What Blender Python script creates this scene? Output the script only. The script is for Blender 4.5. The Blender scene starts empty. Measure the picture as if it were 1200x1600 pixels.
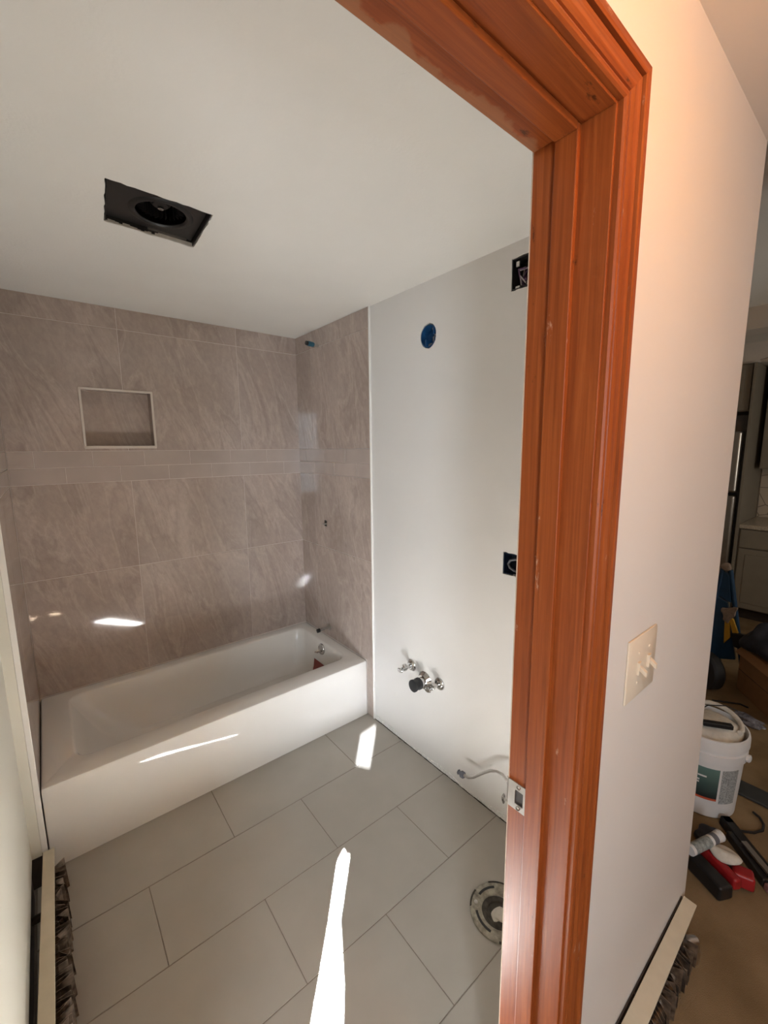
import bpy, bmesh, math, random
from mathutils import Vector, Matrix
random.seed(7)
SC = bpy.context.scene
COL = SC.collection

# ------------------------------------------------------------------ camera
F_PX, YAW, PITCH, ROLL = 659.2, 0.6781, -0.1493, -0.0090
CAM = Vector((-1.3728, -2.6079, 1.5672))
_f = Vector((math.sin(YAW)*math.cos(PITCH), math.cos(YAW)*math.cos(PITCH), math.sin(PITCH)))
_r = Vector((math.cos(YAW), -math.sin(YAW), 0)); _u = _r.cross(_f)
_r2 = _r*math.cos(ROLL) + _u*math.sin(ROLL); _u2 = _u*math.cos(ROLL) - _r*math.sin(ROLL)
cd = bpy.data.cameras.new('camera'); cam = bpy.data.objects.new('camera', cd); COL.objects.link(cam)
cd.sensor_fit = 'HORIZONTAL'; cd.sensor_width = 36.0; cd.lens = F_PX/1200*36.0
cd.clip_start = 0.02; cd.clip_end = 60
m3 = Matrix((_r2, _u2, -_f)).transposed()
cam.matrix_world = Matrix.Translation(CAM) @ m3.to_4x4()
SC.camera = cam

# ------------------------------------------------------------------ world, sun, daylight fills, exposure
w = bpy.data.worlds.new('sky'); SC.world = w; w.use_nodes = True
bgn = w.node_tree.nodes['Background']; bgn.inputs[0].default_value = (0.55, 0.72, 1.0, 1); bgn.inputs[1].default_value = 1.2
SUN_T = 0.45                      # tangent of the sun's elevation
SD = Vector((0.643, 0.766, -SUN_T)).normalized()
sl = bpy.data.lights.new('sun', 'SUN'); sl.energy = 980.0; sl.color = (0.88, 0.96, 1.08); sl.angle = math.radians(0.25)
so = bpy.data.objects.new('sun', sl); COL.objects.link(so)
so.rotation_euler = SD.to_track_quat('-Z', 'Y').to_euler(); so.location = (-6, -8, 4)
# added fill lamp just inside the unseen hall window, for its daylight
al = bpy.data.lights.new('window_fill', 'AREA'); al.shape = 'RECTANGLE'; al.size = 0.56; al.size_y = 1.35
al.energy = 29.0; al.color = (0.78, 0.89, 1.0)
ao = bpy.data.objects.new('window_fill', al); COL.objects.link(ao)
ao.location = (-2.33, -3.93, 1.52); ao.rotation_euler = (math.radians(90), 0, 0)
# added fill lamp to brighten the far room; its window is made up
kl = bpy.data.lights.new('kitchen_fill', 'AREA'); kl.shape = 'RECTANGLE'; kl.size = 0.9; kl.size_y = 0.9
kl.energy = 6.0; kl.color = (1.0, 0.93, 0.82)
ko = bpy.data.objects.new('kitchen_fill', kl); COL.objects.link(ko)
ko.location = (2.0, -3.93, 1.5); ko.rotation_euler = (math.radians(90), 0, 0)
SC.view_settings.view_transform = 'Standard'; SC.view_settings.look = 'None'
SC.view_settings.gamma = 1.0; SC.view_settings.use_curve_mapping = False
SC.view_settings.exposure = 0.97
SC.cycles.sample_clamp_indirect = 0.0        # the sunlit strip of floor is the room's main source
SC.cycles.use_guiding = True; SC.cycles.guiding_training_samples = 32

# ------------------------------------------------------------------ materials
def nodes(name):
    m = bpy.data.materials.new(name); m.use_nodes = True
    nt = m.node_tree; return m, nt, nt.nodes['Principled BSDF']
def N(nt, t, **kw):
    n = nt.nodes.new(t)
    for k, v in kw.items():
        if k == 'ins':
            for i, x in v.items(): n.inputs[i].default_value = x
        else: setattr(n, k, v)
    return n
def c4(c): return (c[0], c[1], c[2], 1)
def mat(name, col, rough=0.5, metal=0.0, var=0.08, scale=12.0, bump=0.0, bscale=60.0, coat=0.0, spec=0.5, detail=4, trans=0.0):
    m, nt, b = nodes(name); L = nt.links
    tc = N(nt, 'ShaderNodeTexCoord'); nz = N(nt, 'ShaderNodeTexNoise', ins={'Scale': scale, 'Detail': detail})
    L.new(tc.outputs['Object'], nz.inputs['Vector'])
    rp = N(nt, 'ShaderNodeValToRGB')
    rp.color_ramp.elements[0].position = 0.3; rp.color_ramp.elements[1].position = 0.7
    rp.color_ramp.elements[0].color = c4([x*(1-var) for x in col]); rp.color_ramp.elements[1].color = c4([min(1, x*(1+var)) for x in col])
    L.new(nz.outputs['Fac'], rp.inputs['Fac']); L.new(rp.outputs['Color'], b.inputs['Base Color'])
    b.inputs['Roughness'].default_value = rough; b.inputs['Metallic'].default_value = metal
    b.inputs['Coat Weight'].default_value = coat; b.inputs['Specular IOR Level'].default_value = spec
    b.inputs['Transmission Weight'].default_value = trans
    if bump:
        n2 = N(nt, 'ShaderNodeTexNoise', ins={'Scale': bscale, 'Detail': 3.0}); L.new(tc.outputs['Object'], n2.inputs['Vector'])
        bp = N(nt, 'ShaderNodeBump', ins={'Strength': bump, 'Distance': 0.002}); L.new(n2.outputs['Fac'], bp.inputs['Height'])
        L.new(bp.outputs['Normal'], b.inputs['Normal'])
    return m

def wall_tile_mat():
    m, nt, b = nodes('taupe_stone_tile'); L = nt.links
    tc = N(nt, 'ShaderNodeTexCoord'); oi = N(nt, 'ShaderNodeObjectInfo')
    sx = N(nt, 'ShaderNodeSeparateXYZ'); L.new(tc.outputs['Object'], sx.inputs[0])
    sub = N(nt, 'ShaderNodeMath', operation='SUBTRACT'); L.new(sx.outputs[0], sub.inputs[0]); L.new(sx.outputs[1], sub.inputs[1])
    cb = N(nt, 'ShaderNodeCombineXYZ'); L.new(sub.outputs[0], cb.inputs[0]); L.new(sx.outputs[2], cb.inputs[1])
    mul = N(nt, 'ShaderNodeMath', operation='MULTIPLY', ins={1: 37.0}); L.new(oi.outputs['Random'], mul.inputs[0]); L.new(mul.outputs[0], cb.inputs[2])
    rot = N(nt, 'ShaderNodeVectorRotate', rotation_type='Z_AXIS', ins={'Angle': math.radians(-17)}); L.new(cb.outputs[0], rot.inputs['Vector'])
    def noise(sc, s, d, dist, rough=0.55):
        mp = N(nt, 'ShaderNodeMapping'); mp.inputs['Scale'].default_value = sc; L.new(rot.outputs[0], mp.inputs['Vector'])
        n = N(nt, 'ShaderNodeTexNoise', ins={'Scale': s, 'Detail': d, 'Distortion': dist, 'Roughness': rough}); L.new(mp.outputs[0], n.inputs['Vector']); return n
    cloud = noise((1.3, 0.5, 1), 2.6, 5, 0.5)
    streak = noise((3.0, 0.7, 1), 1.9, 6, 0.9, 0.58)
    fine = noise((2.0, 1.0, 1), 26, 5, 0.4, 0.65)
    r1 = N(nt, 'ShaderNodeValToRGB'); e = r1.color_ramp.elements
    e[0].position = 0.10; e[0].color = (0.3645, 0.2884, 0.2462, 1); e[1].position = 0.90; e[1].color = (0.6075, 0.5054, 0.4406, 1)
    e.new(0.5).color = (0.4617, 0.3726, 0.3208, 1)
    L.new(cloud.outputs['Fac'], r1.inputs['Fac'])
    # slate-like flakes: a narrow band of the streak noise gives broken diagonal veins
    r2 = N(nt, 'ShaderNodeValToRGB'); e = r2.color_ramp.elements
    e[0].position = 0.470; e[0].color = (0, 0, 0, 1); e[1].position = 0.56; e[1].color = (0, 0, 0, 1)
    e.new(0.505).color = (1, 1, 1, 1); e.new(0.515).color = (0.25, 0.25, 0.25, 1)
    L.new(streak.outputs['Fac'], r2.inputs['Fac'])
    mx = N(nt, 'ShaderNodeMixRGB', blend_type='MIX', ins={2: (0.7614, 0.6480, 0.5751, 1)})
    f1 = N(nt, 'ShaderNodeMath', operation='MULTIPLY', ins={1: 0.20}); L.new(r2.outputs['Color'], f1.inputs[0])
    L.new(f1.outputs[0], mx.inputs[0]); L.new(r1.outputs['Color'], mx.inputs[1])
    r3 = N(nt, 'ShaderNodeValToRGB'); e = r3.color_ramp.elements
    e[0].position = 0.535; e[0].color = (1, 1, 1, 1); e[1].position = 0.60; e[1].color = (1, 1, 1, 1)
    e.new(0.555).color = (0.90, 0.89, 0.885, 1)
    L.new(streak.outputs['Fac'], r3.inputs['Fac'])
    mm = N(nt, 'ShaderNodeMixRGB', blend_type='MULTIPLY', ins={0: 1.0}); L.new(mx.outputs[0], mm.inputs[1]); L.new(r3.outputs['Color'], mm.inputs[2])
    r4 = N(nt, 'ShaderNodeValToRGB'); e = r4.color_ramp.elements
    e[0].position = 0.3; e[0].color = (0.90, 0.90, 0.90, 1); e[1].position = 0.7; e[1].color = (1.08, 1.08, 1.08, 1)
    L.new(fine.outputs['Fac'], r4.inputs['Fac'])
    m2 = N(nt, 'ShaderNodeMixRGB', blend_type='MULTIPLY', ins={0: 1.0}); L.new(mm.outputs[0], m2.inputs[1]); L.new(r4.outputs['Color'], m2.inputs[2])
    L.new(m2.outputs[0], b.inputs['Base Color'])
    b.inputs['Roughness'].default_value = 0.055
    bp = N(nt, 'ShaderNodeBump', ins={'Strength': 0.05, 'Distance': 0.001}); L.new(streak.outputs['Fac'], bp.inputs['Height']); L.new(bp.outputs['Normal'], b.inputs['Normal'])
    return m

def wood_mat(name, axis):
    m, nt, b = nodes(name); L = nt.links
    tc = N(nt, 'ShaderNodeTexCoord'); mp = N(nt, 'ShaderNodeMapping')
    sc = [60, 60, 60]; sc[axis] = 1.6; mp.inputs['Scale'].default_value = sc; L.new(tc.outputs['Object'], mp.inputs['Vector'])
    g = N(nt, 'ShaderNodeTexNoise', ins={'Scale': 2.2, 'Detail': 7, 'Distortion': 0.8, 'Roughness': 0.6}); L.new(mp.outputs[0], g.inputs['Vector'])
    r = N(nt, 'ShaderNodeValToRGB'); e = r.color_ramp.elements
    e[0].position = 0.28; e[0].color = (0.1848, 0.0378, 0.0081, 1); e[1].position = 0.76; e[1].color = (0.3528, 0.0897, 0.0187, 1)
    e.new(0.52).color = (0.2632, 0.0590, 0.0119, 1)
    L.new(g.outputs['Fac'], r.inputs['Fac'])
    # pale scuffs and dark knots
    mp2 = N(nt, 'ShaderNodeMapping'); s2 = [30, 30, 30]; s2[axis] = 9; mp2.inputs['Scale'].default_value = s2; L.new(tc.outputs['Object'], mp2.inputs['Vector'])
    s = N(nt, 'ShaderNodeTexNoise', ins={'Scale': 1.0, 'Detail': 6, 'Roughness': 0.7}); L.new(mp2.outputs[0], s.inputs['Vector'])
    rs = N(nt, 'ShaderNodeValToRGB'); e = rs.color_ramp.elements
    e[0].position = 0.655; e[0].color = (0, 0, 0, 1); e[1].position = 0.71; e[1].color = (0.8, 0.8, 0.8, 1)
    L.new(s.outputs['Fac'], rs.inputs['Fac'])
    mx = N(nt, 'ShaderNodeMixRGB', ins={2: (0.52, 0.30, 0.19, 1)}); L.new(rs.outputs['Color'], mx.inputs[0]); L.new(r.outputs['Color'], mx.inputs[1])
    rk = N(nt, 'ShaderNodeValToRGB'); e = rk.color_ramp.elements
    e[0].position = 0.30; e[0].color = (0.75, 0.75, 0.75, 1); e[1].position = 0.345; e[1].color = (0, 0, 0, 1)
    L.new(s.outputs['Fac'], rk.inputs['Fac'])
    mk = N(nt, 'ShaderNodeMixRGB', ins={2: (0.035, 0.010, 0.005, 1)}); L.new(rk.outputs['Color'], mk.inputs[0]); L.new(mx.outputs[0], mk.inputs[1])
    out = mk
    if axis == 0:      # stripped, unvarnished strip along the bathroom edge of the head jamb
        sx = N(nt, 'ShaderNodeSeparateXYZ'); L.new(tc.outputs['Object'], sx.inputs[0])
        n3 = N(nt, 'ShaderNodeTexNoise', ins={'Scale': 16.0, 'Detail': 5}); L.new(tc.outputs['Object'], n3.inputs['Vector'])
        ma = N(nt, 'ShaderNodeMath', operation='MULTIPLY_ADD', ins={1: 0.075, 2: -0.018}); L.new(n3.outputs['Fac'], ma.inputs[0])
        ad = N(nt, 'ShaderNodeMath', operation='ADD'); L.new(sx.outputs[1], ad.inputs[0]); L.new(ma.outputs[0], ad.inputs[1])
        gt = N(nt, 'ShaderNodeMapRange', ins={1: 0.131, 2: 0.136, 3: 0.0, 4: 0.55}); L.new(ad.outputs[0], gt.inputs[0])
        mz = N(nt, 'ShaderNodeMixRGB', ins={2: (0.36, 0.165, 0.075, 1)}); L.new(gt.outputs[0], mz.inputs[0]); L.new(mk.outputs[0], mz.inputs[1]); out = mz
    L.new(out.outputs[0], b.inputs['Base Color'])
    b.inputs['Roughness'].default_value = 0.40; b.inputs['Specular IOR Level'].default_value = 0.24
    bp = N(nt, 'ShaderNodeBump', ins={'Strength': 0.18, 'Distance': 0.001}); L.new(g.outputs['Fac'], bp.inputs['Height']); L.new(bp.outputs['Normal'], b.inputs['Normal'])
    return m

def carpet_mat():
    m, nt, b = nodes('tan_carpet'); L = nt.links
    tc = N(nt, 'ShaderNodeTexCoord')
    a = N(nt, 'ShaderNodeTexNoise', ins={'Scale': 5.0, 'Detail': 6}); L.new(tc.outputs['Object'], a.inputs['Vector'])
    r = N(nt, 'ShaderNodeValToRGB'); e = r.color_ramp.elements
    e[0].position = 0.3; e[0].color = (0.185, 0.122, 0.062, 1); e[1].position = 0.7; e[1].color = (0.285, 0.195, 0.107, 1)
    L.new(a.outputs['Fac'], r.inputs['Fac']); L.new(r.outputs['Color'], b.inputs['Base Color'])
    n2 = N(nt, 'ShaderNodeTexNoise', ins={'Scale': 420.0, 'Detail': 3}); L.new(tc.outputs['Object'], n2.inputs['Vector'])
    bp = N(nt, 'ShaderNodeBump', ins={'Strength': 0.6, 'Distance': 0.004}); L.new(n2.outputs['Fac'], bp.inputs['Height']); L.new(bp.outputs['Normal'], b.inputs['Normal'])
    b.inputs['Roughness'].default_value = 0.95; b.inputs['Specular IOR Level'].default_value = 0.1
    return m

def vein_mat():
    m, nt, b = nodes('veined_backsplash'); L = nt.links
    tc = N(nt, 'ShaderNodeTexCoord')
    v = N(nt, 'ShaderNodeTexVoronoi', feature='DISTANCE_TO_EDGE', ins={'Scale': 7.0}); L.new(tc.outputs['Object'], v.inputs['Vector'])
    r = N(nt, 'ShaderNodeValToRGB'); e = r.color_ramp.elements
    e[0].position = 0.0; e[0].color = (0.16, 0.13, 0.10, 1); e[1].position = 0.035; e[1].color = (0.62, 0.54, 0.44, 1)
    L.new(v.outputs['Distance'], r.inputs['Fac']); L.new(r.outputs['Color'], b.inputs['Base Color']); b.inputs['Roughness'].default_value = 0.4
    return m

def bucket_label_mat():
    m, nt, b = nodes('bucket_label_print'); L = nt.links
    tc = N(nt, 'ShaderNodeTexCoord'); sx = N(nt, 'ShaderNodeSeparateXYZ'); L.new(tc.outputs['Object'], sx.inputs[0])
    mr = N(nt, 'ShaderNodeMapRange', ins={1: 0.085, 2: 0.235}); L.new(sx.outputs[2], mr.inputs[0])
    r = N(nt, 'ShaderNodeValToRGB'); e = r.color_ramp.elements
    e[0].position = 0.0; e[0].color = (0.55, 0.10, 0.045, 1); e[1].position = 1.0; e[1].color = (0.13, 0.22, 0.19, 1)
    k = e.new(0.055); k.color = (0.55, 0.10, 0.045, 1)
    k = e.new(0.075); k.color = (0.018, 0.022, 0.022, 1)
    k = e.new(0.5); k.color = (0.06, 0.10, 0.09, 1)
    L.new(mr.outputs[0], r.inputs['Fac']); L.new(r.outputs['Color'], b.inputs['Base Color']); b.inputs['Roughness'].default_value = 0.35
    return m

def sun_dim_mat():
    m, nt, b = nodes('sun_dim_film'); L = nt.links
    tr = N(nt, 'ShaderNodeBsdfTransparent', ins={0: (0.13, 0.13, 0.13, 1)}); L.new(tr.outputs[0], nt.nodes['Material Output'].inputs['Surface'])
    return m
PAINT = (0.75, 0.72, 0.68)
M = {
 'paint': mat('eggshell_wall_paint', PAINT, 0.55, var=0.02, scale=2.0, bump=0.05, bscale=90),
 'leftcast': mat('cast_tinted_wall_paint', (0.70, 0.67, 0.575), 0.55, var=0.02, scale=2.0, bump=0.05, bscale=90),  # wall paint yellowed to put the light's colour cast into it
 'hallpaint': mat('hall_wall_paint', (0.70, 0.64, 0.58), 0.5, var=0.02, scale=2.0, bump=0.05, bscale=90),
 'ceil': mat('flat_ceiling_paint', (0.85, 0.82, 0.765), 0.85, var=0.03, scale=2.0, bump=0.25, bscale=120, spec=0.2),
 'wtile': wall_tile_mat(),
 'btile': mat('plain_taupe_band_tile', (0.485, 0.402, 0.353), 0.12, var=0.07, scale=6),
 'grout': mat('pale_wall_grout', (0.66, 0.585, 0.53), 0.85, var=0.06, scale=40),
 'ftile': mat('greige_floor_tile', (0.415, 0.378, 0.325), 0.30, spec=0.32, var=0.035, scale=7, bump=0.02, bscale=200),
 'fgrout': mat('brown_floor_grout', (0.25, 0.215, 0.175), 0.9, var=0.1, scale=60),
 'tub': mat('white_tub_enamel', (0.84, 0.80, 0.745), 0.05, var=0.01, scale=2, bump=0.012, bscale=5),
 'woodv': wood_mat('red_stained_wood_upright', 2), 'woodh': wood_mat('red_stained_wood_level', 0),
 'rawwood': mat('raw_wood_edge', (0.55, 0.40, 0.28), 0.7, var=0.2, scale=30),
 'chrome': mat('polished_chrome', (0.58, 0.575, 0.57), 0.10, 1.0, var=0.03),
 'steel': mat('brushed_nickel', (0.56, 0.53, 0.50), 0.30, 1.0, var=0.06, scale=60),
 'trim': mat('pale_edge_trim', (0.80, 0.77, 0.72), 0.22, 0.0, var=0.02),
 'nichetrim': mat('beige_niche_trim', (0.74, 0.66, 0.58), 0.25, var=0.03),
 'black': mat('black_plastic', (0.012, 0.011, 0.011), 0.40, var=0.25),
 'blackm': mat('black_painted_steel', (0.016, 0.014, 0.013), 0.35, var=0.3, scale=25),
 'rubber': mat('black_rubber', (0.02, 0.02, 0.021), 0.55, var=0.2),
 'darkgap': mat('dark_steel_and_gap_shade', (0.035, 0.024, 0.018), 0.7, var=0.3, scale=20),
 'bluebox': mat('blue_plastic_box', (0.010, 0.060, 0.16), 0.4, var=0.2, scale=30),
 'navybox': mat('dark_navy_plastic', (0.006, 0.014, 0.035), 0.35, var=0.2, scale=30),
 'bluecap': mat('teal_pipe_cap', (0.03, 0.12, 0.17), 0.4, var=0.15),
 'plaster': mat('chipped_white_plaster', (0.80, 0.78, 0.74), 0.9, var=0.15, scale=90, bump=0.8, bscale=160),
 'wire_grey': mat('grey_cable', (0.13, 0.13, 0.145), 0.45, var=0.1),
 'wire_purple': mat('purple_wire', (0.12, 0.055, 0.12), 0.45, var=0.15),
 'wire_white': mat('pale_wire', (0.42, 0.36, 0.36), 0.45, var=0.1),
 'heater': mat('cream_heater_enamel', (0.60, 0.53, 0.40), 0.38, var=0.05, scale=20),
 'fin': mat('dusty_aluminium_fin', (0.22, 0.17, 0.13), 0.38, 0.8, var=0.6, scale=45),
 'almond': mat('almond_plastic', (0.70, 0.58, 0.44), 0.30, var=0.02),
 'redcard': mat('red_sticker', (0.24, 0.028, 0.018), 0.45, var=0.08),
 'whitecard': mat('white_sticker_border', (0.72, 0.70, 0.66), 0.45, var=0.04),
 'flange': mat('grimy_flange_plastic', (0.30, 0.27, 0.21), 0.55, var=0.45, scale=55),
 'grime_shade': mat('dark_grime_and_shade', (0.05, 0.043, 0.032), 0.8, var=0.5, scale=60),
 'ragw': mat('off_white_rag', (0.60, 0.55, 0.47), 0.9, var=0.12, scale=40, bump=0.3, bscale=150),
 'bucket': mat('white_bucket_plastic', (0.70, 0.68, 0.66), 0.35, var=0.03),
 'blabel': bucket_label_mat(),
 'blabel2': mat('grey_fine_print_label', (0.33, 0.34, 0.33), 0.4, var=0.45, scale=160),
 'carpet': carpet_mat(),
 'threshold': mat('charcoal_threshold', (0.030, 0.031, 0.030), 0.55, var=0.2),
 'cab': mat('taupe_cabinet_paint', (0.25, 0.218, 0.172), 0.5, var=0.04),
 'counter': mat('speckled_stone_counter', (0.50, 0.43, 0.34), 0.3, var=0.25, scale=90),
 'vein': vein_mat(),
 'stain': mat('stainless_steel', (0.50, 0.48, 0.45), 0.28, 1.0, var=0.04, scale=30),
 'hblue': mat('blue_painted_steel', (0.010, 0.042, 0.095), 0.4, var=0.15, scale=20),
 'yellow': mat('yellow_plastic', (0.50, 0.27, 0.02), 0.45, var=0.1),
 'ragb': mat('brown_rag', (0.23, 0.17, 0.13), 0.95, var=0.2, scale=40),
 'card': mat('brown_cardboard', (0.30, 0.155, 0.065), 0.8, var=0.08, scale=20),
 'navy': mat('navy_fabric', (0.018, 0.020, 0.032), 0.7, var=0.4, scale=30, bump=0.4, bscale=60),
 'red': mat('red_tool_plastic', (0.30, 0.012, 0.014), 0.4, var=0.12),
 'film': mat('crinkled_clear_film', (0.20, 0.20, 0.24), 0.12, var=0.5, scale=60, coat=0.5),
 'pink': mat('dull_pink_cap', (0.22, 0.10, 0.09), 0.5, var=0.1),
 'tubelab': mat('grey_tube_label', (0.24, 0.26, 0.25), 0.4, var=0.5, scale=90),
 'blind': mat('white_sun_block', (0.75, 0.75, 0.74), 0.9, var=0.02),
 'shade': mat('opal_lamp_glass', (0.85, 0.80, 0.70), 0.4, var=0.01),
 'sundim': sun_dim_mat(),
 'fan': mat('pale_fan_blade', (0.62, 0.54, 0.47), 0.5, var=0.04),
}

# ------------------------------------------------------------------ mesh helpers
class B:
    def __init__(s): s.v = []; s.f = []
    def add(s, vs, fs):
        o = len(s.v); s.v += [tuple(x) for x in vs]; s.f += [tuple(i+o for i in f) for f in fs]; return s
    def box(s, x0, x1, y0, y1, z0, z1):
        if x0 > x1: x0, x1 = x1, x0
        if y0 > y1: y0, y1 = y1, y0
        if z0 > z1: z0, z1 = z1, z0
        vs = [(x, y, z) for x in (x0, x1) for y in (y0, y1) for z in (z0, z1)]
        return s.add(vs, [(0,1,3,2),(4,6,7,5),(0,4,5,1),(2,3,7,6),(0,2,6,4),(1,5,7,3)])
    def obox(s, c, ax, ay, az):      # oriented box: centre and three half vectors
        c, ax, ay, az = map(Vector, (c, ax, ay, az))
        vs = [c+ax*i+ay*j+az*k for i in (-1,1) for j in (-1,1) for k in (-1,1)]
        return s.add(vs, [(0,1,3,2),(4,6,7,5),(0,4,5,1),(2,3,7,6),(0,2,6,4),(1,5,7,3)])
    def loft(s, loops, cap0=True, cap1=True, closed=True):
        o = len(s.v); n = len(loops[0])
        for l in loops: s.v += [tuple(p) for p in l]
        for i in range(len(loops)-1):
            for j in range(n if closed else n-1):
                k = (j+1) % n
                s.f.append((o+i*n+j, o+i*n+k, o+(i+1)*n+k, o+(i+1)*n+j))
        if cap0: s.f.append(tuple(o+j for j in reversed(range(n))))
        if cap1: s.f.append(tuple(o+(len(loops)-1)*n+j for j in range(n)))
        return s
    def lathe(s, prof, c, d, n=28, cap0=True, cap1=True):   # prof: (radius, height along d)
        c = Vector(c); d = Vector(d).normalized(); a = d.orthogonal().normalized(); b = d.cross(a)
        loops = [[c + d*h + (a*math.cos(2*math.pi*i/n) + b*math.sin(2*math.pi*i/n))*max(r, 1e-5) for i in range(n)] for r, h in prof]
        return s.loft(loops, cap0, cap1)
    def tube(s, path, r, n=10):
        P = [Vector(p) for p in path]; loops = []
        t0 = (P[1]-P[0]).normalized(); a = t0.orthogonal().normalized()
        for i, p in enumerate(P):
            t = (P[min(i+1, len(P)-1)] - P[max(i-1, 0)]).normalized()
            a = (a - t*a.dot(t)).normalized(); b = t.cross(a)
            rr = r[i] if isinstance(r, (list, tuple)) else r
            loops.append([p + (a*math.cos(2*math.pi*k/n) + b*math.sin(2*math.pi*k/n))*rr for k in range(n)])
        return s.loft(loops)
    def panel(s, outer, holes, f3, t):
        bm = bmesh.new(); loops = []
        for lp in [outer]+list(holes):
            vs = [bm.verts.new((u, v, 0)) for u, v in lp]; loops.append(vs)
            for i in range(len(vs)): bm.edges.new((vs[i], vs[(i+1) % len(vs)]))
        bm.verts.index_update()
        bmesh.ops.triangle_fill(bm, use_beauty=True, use_dissolve=False, edges=bm.edges[:])
        bm.verts.index_update(); n = len(bm.verts); o = len(s.v)
        co = [(v.co.x, v.co.y) for v in bm.verts]
        s.v += [tuple(f3(u, v, 0)) for u, v in co] + [tuple(f3(u, v, t)) for u, v in co]
        for f in bm.faces:
            ids = [v.index for v in f.verts]
            s.f.append(tuple(o+i for i in ids)); s.f.append(tuple(o+n+i for i in reversed(ids)))
        for vs in loops:
            for i in range(len(vs)):
                a, b_ = vs[i].index, vs[(i+1) % len(vs)].index
                s.f.append((o+a, o+b_, o+n+b_, o+n+a))
        bm.free(); return s
    def blob(s, c, sc, seed=0, amp=0.25, sub=3, flat=None):
        bm = bmesh.new(); bmesh.ops.create_icosphere(bm, subdivisions=sub, radius=1.0)
        rn = random.Random(seed); ds = [(Vector((rn.gauss(0,1), rn.gauss(0,1), rn.gauss(0,1))).normalized(), rn.uniform(2, 7), rn.uniform(0, 6)) for _ in range(10)]
        o = len(s.v)
        for v in bm.verts:
            p = v.co.copy(); k = 1 + amp*sum(math.sin(p.dot(d)*f+ph) for d, f, ph in ds)/4
            q = Vector((p.x*sc[0]*k, p.y*sc[1]*k, p.z*sc[2]*k)) + Vector(c)
            if flat is not None and q.z < flat: q.z = flat
            s.v.append(tuple(q))
        bm.verts.index_update()
        for f in bm.faces: s.f.append(tuple(o+v.index for v in f.verts))
        bm.free(); return s
    def build(s, name, m, parent=None, smooth=False, bevel=0.0, seg=2, origin=None):
        me = bpy.data.meshes.new(name)
        base = Vector(origin) if origin is not None else (parent.location.copy() if parent is not None else Vector((0,0,0)))
        if parent is not None and parent.parent is not None: base = base + parent.parent.location
        me.from_pydata([tuple(Vector(v)-base) for v in s.v], [], s.f)
        bm = bmesh.new(); bm.from_mesh(me); bmesh.ops.recalc_face_normals(bm, faces=bm.faces[:]); bm.to_mesh(me); bm.free()
        me.materials.append(M[m] if isinstance(m, str) else m)
        o = bpy.data.objects.new(name, me); COL.objects.link(o)
        if origin is not None: o.location = base
        if parent is not None: o.parent = parent; o.location = (0, 0, 0)
        if smooth:
            for p in me.polygons: p.use_smooth = True
        if bevel:
            bv = o.modifiers.new('bevel', 'BEVEL'); bv.width = bevel; bv.segments = seg; bv.limit_method = 'ANGLE'; bv.angle_limit = math.radians(40)
            for p in me.polygons: p.use_smooth = True
            bv.harden_normals = True
        elif smooth:
            me.set_sharp_from_angle(angle=math.radians(35))
        return o

def tag(o, label, cat, group=None, kind=None):
    o['label'] = label; o['category'] = cat
    if group: o['group'] = group
    if kind: o['kind'] = kind
    return o
def thing(name, loc, label, cat, group=None, kind=None):
    e = bpy.data.objects.new(name, None); COL.objects.link(e); e.location = loc; e.empty_display_size = 0.05
    return tag(e, label, cat, group, kind)
def struct(o, label, cat): return tag(o, label, cat, kind='structure')
def rect(u0, u1, v0, v1): return [(u0, v0), (u1, v0), (u1, v1), (u0, v1)]
def jag(poly, n, amp, seed):        # subdivide a loop and roughen it
    rn = random.Random(seed); out = []
    for i, (u, v) in enumerate(poly):
        u2, v2 = poly[(i+1) % len(poly)]
        for k in range(n):
            t = k/n; a = amp if k else amp*0.3
            out.append((u+(u2-u)*t+rn.uniform(-a, a), v+(v2-v)*t+rn.uniform(-a, a)))
    return out
def ell(cu, cv, ru, rv, n, amp=0, seed=0):
    rn = random.Random(seed)
    return [(cu+math.cos(2*math.pi*i/n)*ru*(1+rn.uniform(-amp, amp)), cv+math.sin(2*math.pi*i/n)*rv*(1+rn.uniform(-amp, amp))) for i in range(n)]

# ------------------------------------------------------------------ dimensions (metres)
H = 2.2816; L = 1.4959; TW = 0.7353; TH = 0.3392
YB, YH = -2.178, -2.302            # bathroom and hall faces of the doorway wall
XJ, XJL, ZD = -0.7134, -1.475, 2.03   # right jamb face, left jamb face, underside of head
WR = 0.004                          # painted face of the right wall
G = 0.0015                          # half a grout joint
XF = lambda d0: (lambda u, v, d: (d0+d, u, v))     # panel in the plane x = d0
YF = lambda d0: (lambda u, v, d: (u, d0+d, v))
ZF = lambda d0: (lambda u, v, d: (u, v, d0+d))

# ------------------------------------------------------------------ bathroom floor
fl = B().box(-1.75, 0.10, -2.24, 0.0, -0.12, -0.0015).build('floor', 'fgrout')
struct(fl, 'greige rectangular floor tiles laid in running bond in the bathroom', 'floor')
rows = [(-TW+0.01, -1.0402, [-0.2977, -0.9107]), (-1.0402, -1.3482, [-0.6096, -1.2226]), (-1.3482, -1.6562, [-0.3004, -0.9134]),
        (-1.6562, -1.9642, [-0.6136, -1.2266]), (-1.9642, -2.24, [-0.3004, -0.9134])]
for y1, y0, seams in rows:
    xs = [WR] + seams + [-1.54]
    for i in range(len(xs)-1):
        rn = random.uniform(-0.0003, 0.0003)
        B().box(xs[i+1]+G, xs[i]-G, y0+G, y1-G, -0.008, rn).build('floor_tile', 'ftile', fl, bevel=0.0012, seg=1)

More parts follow.
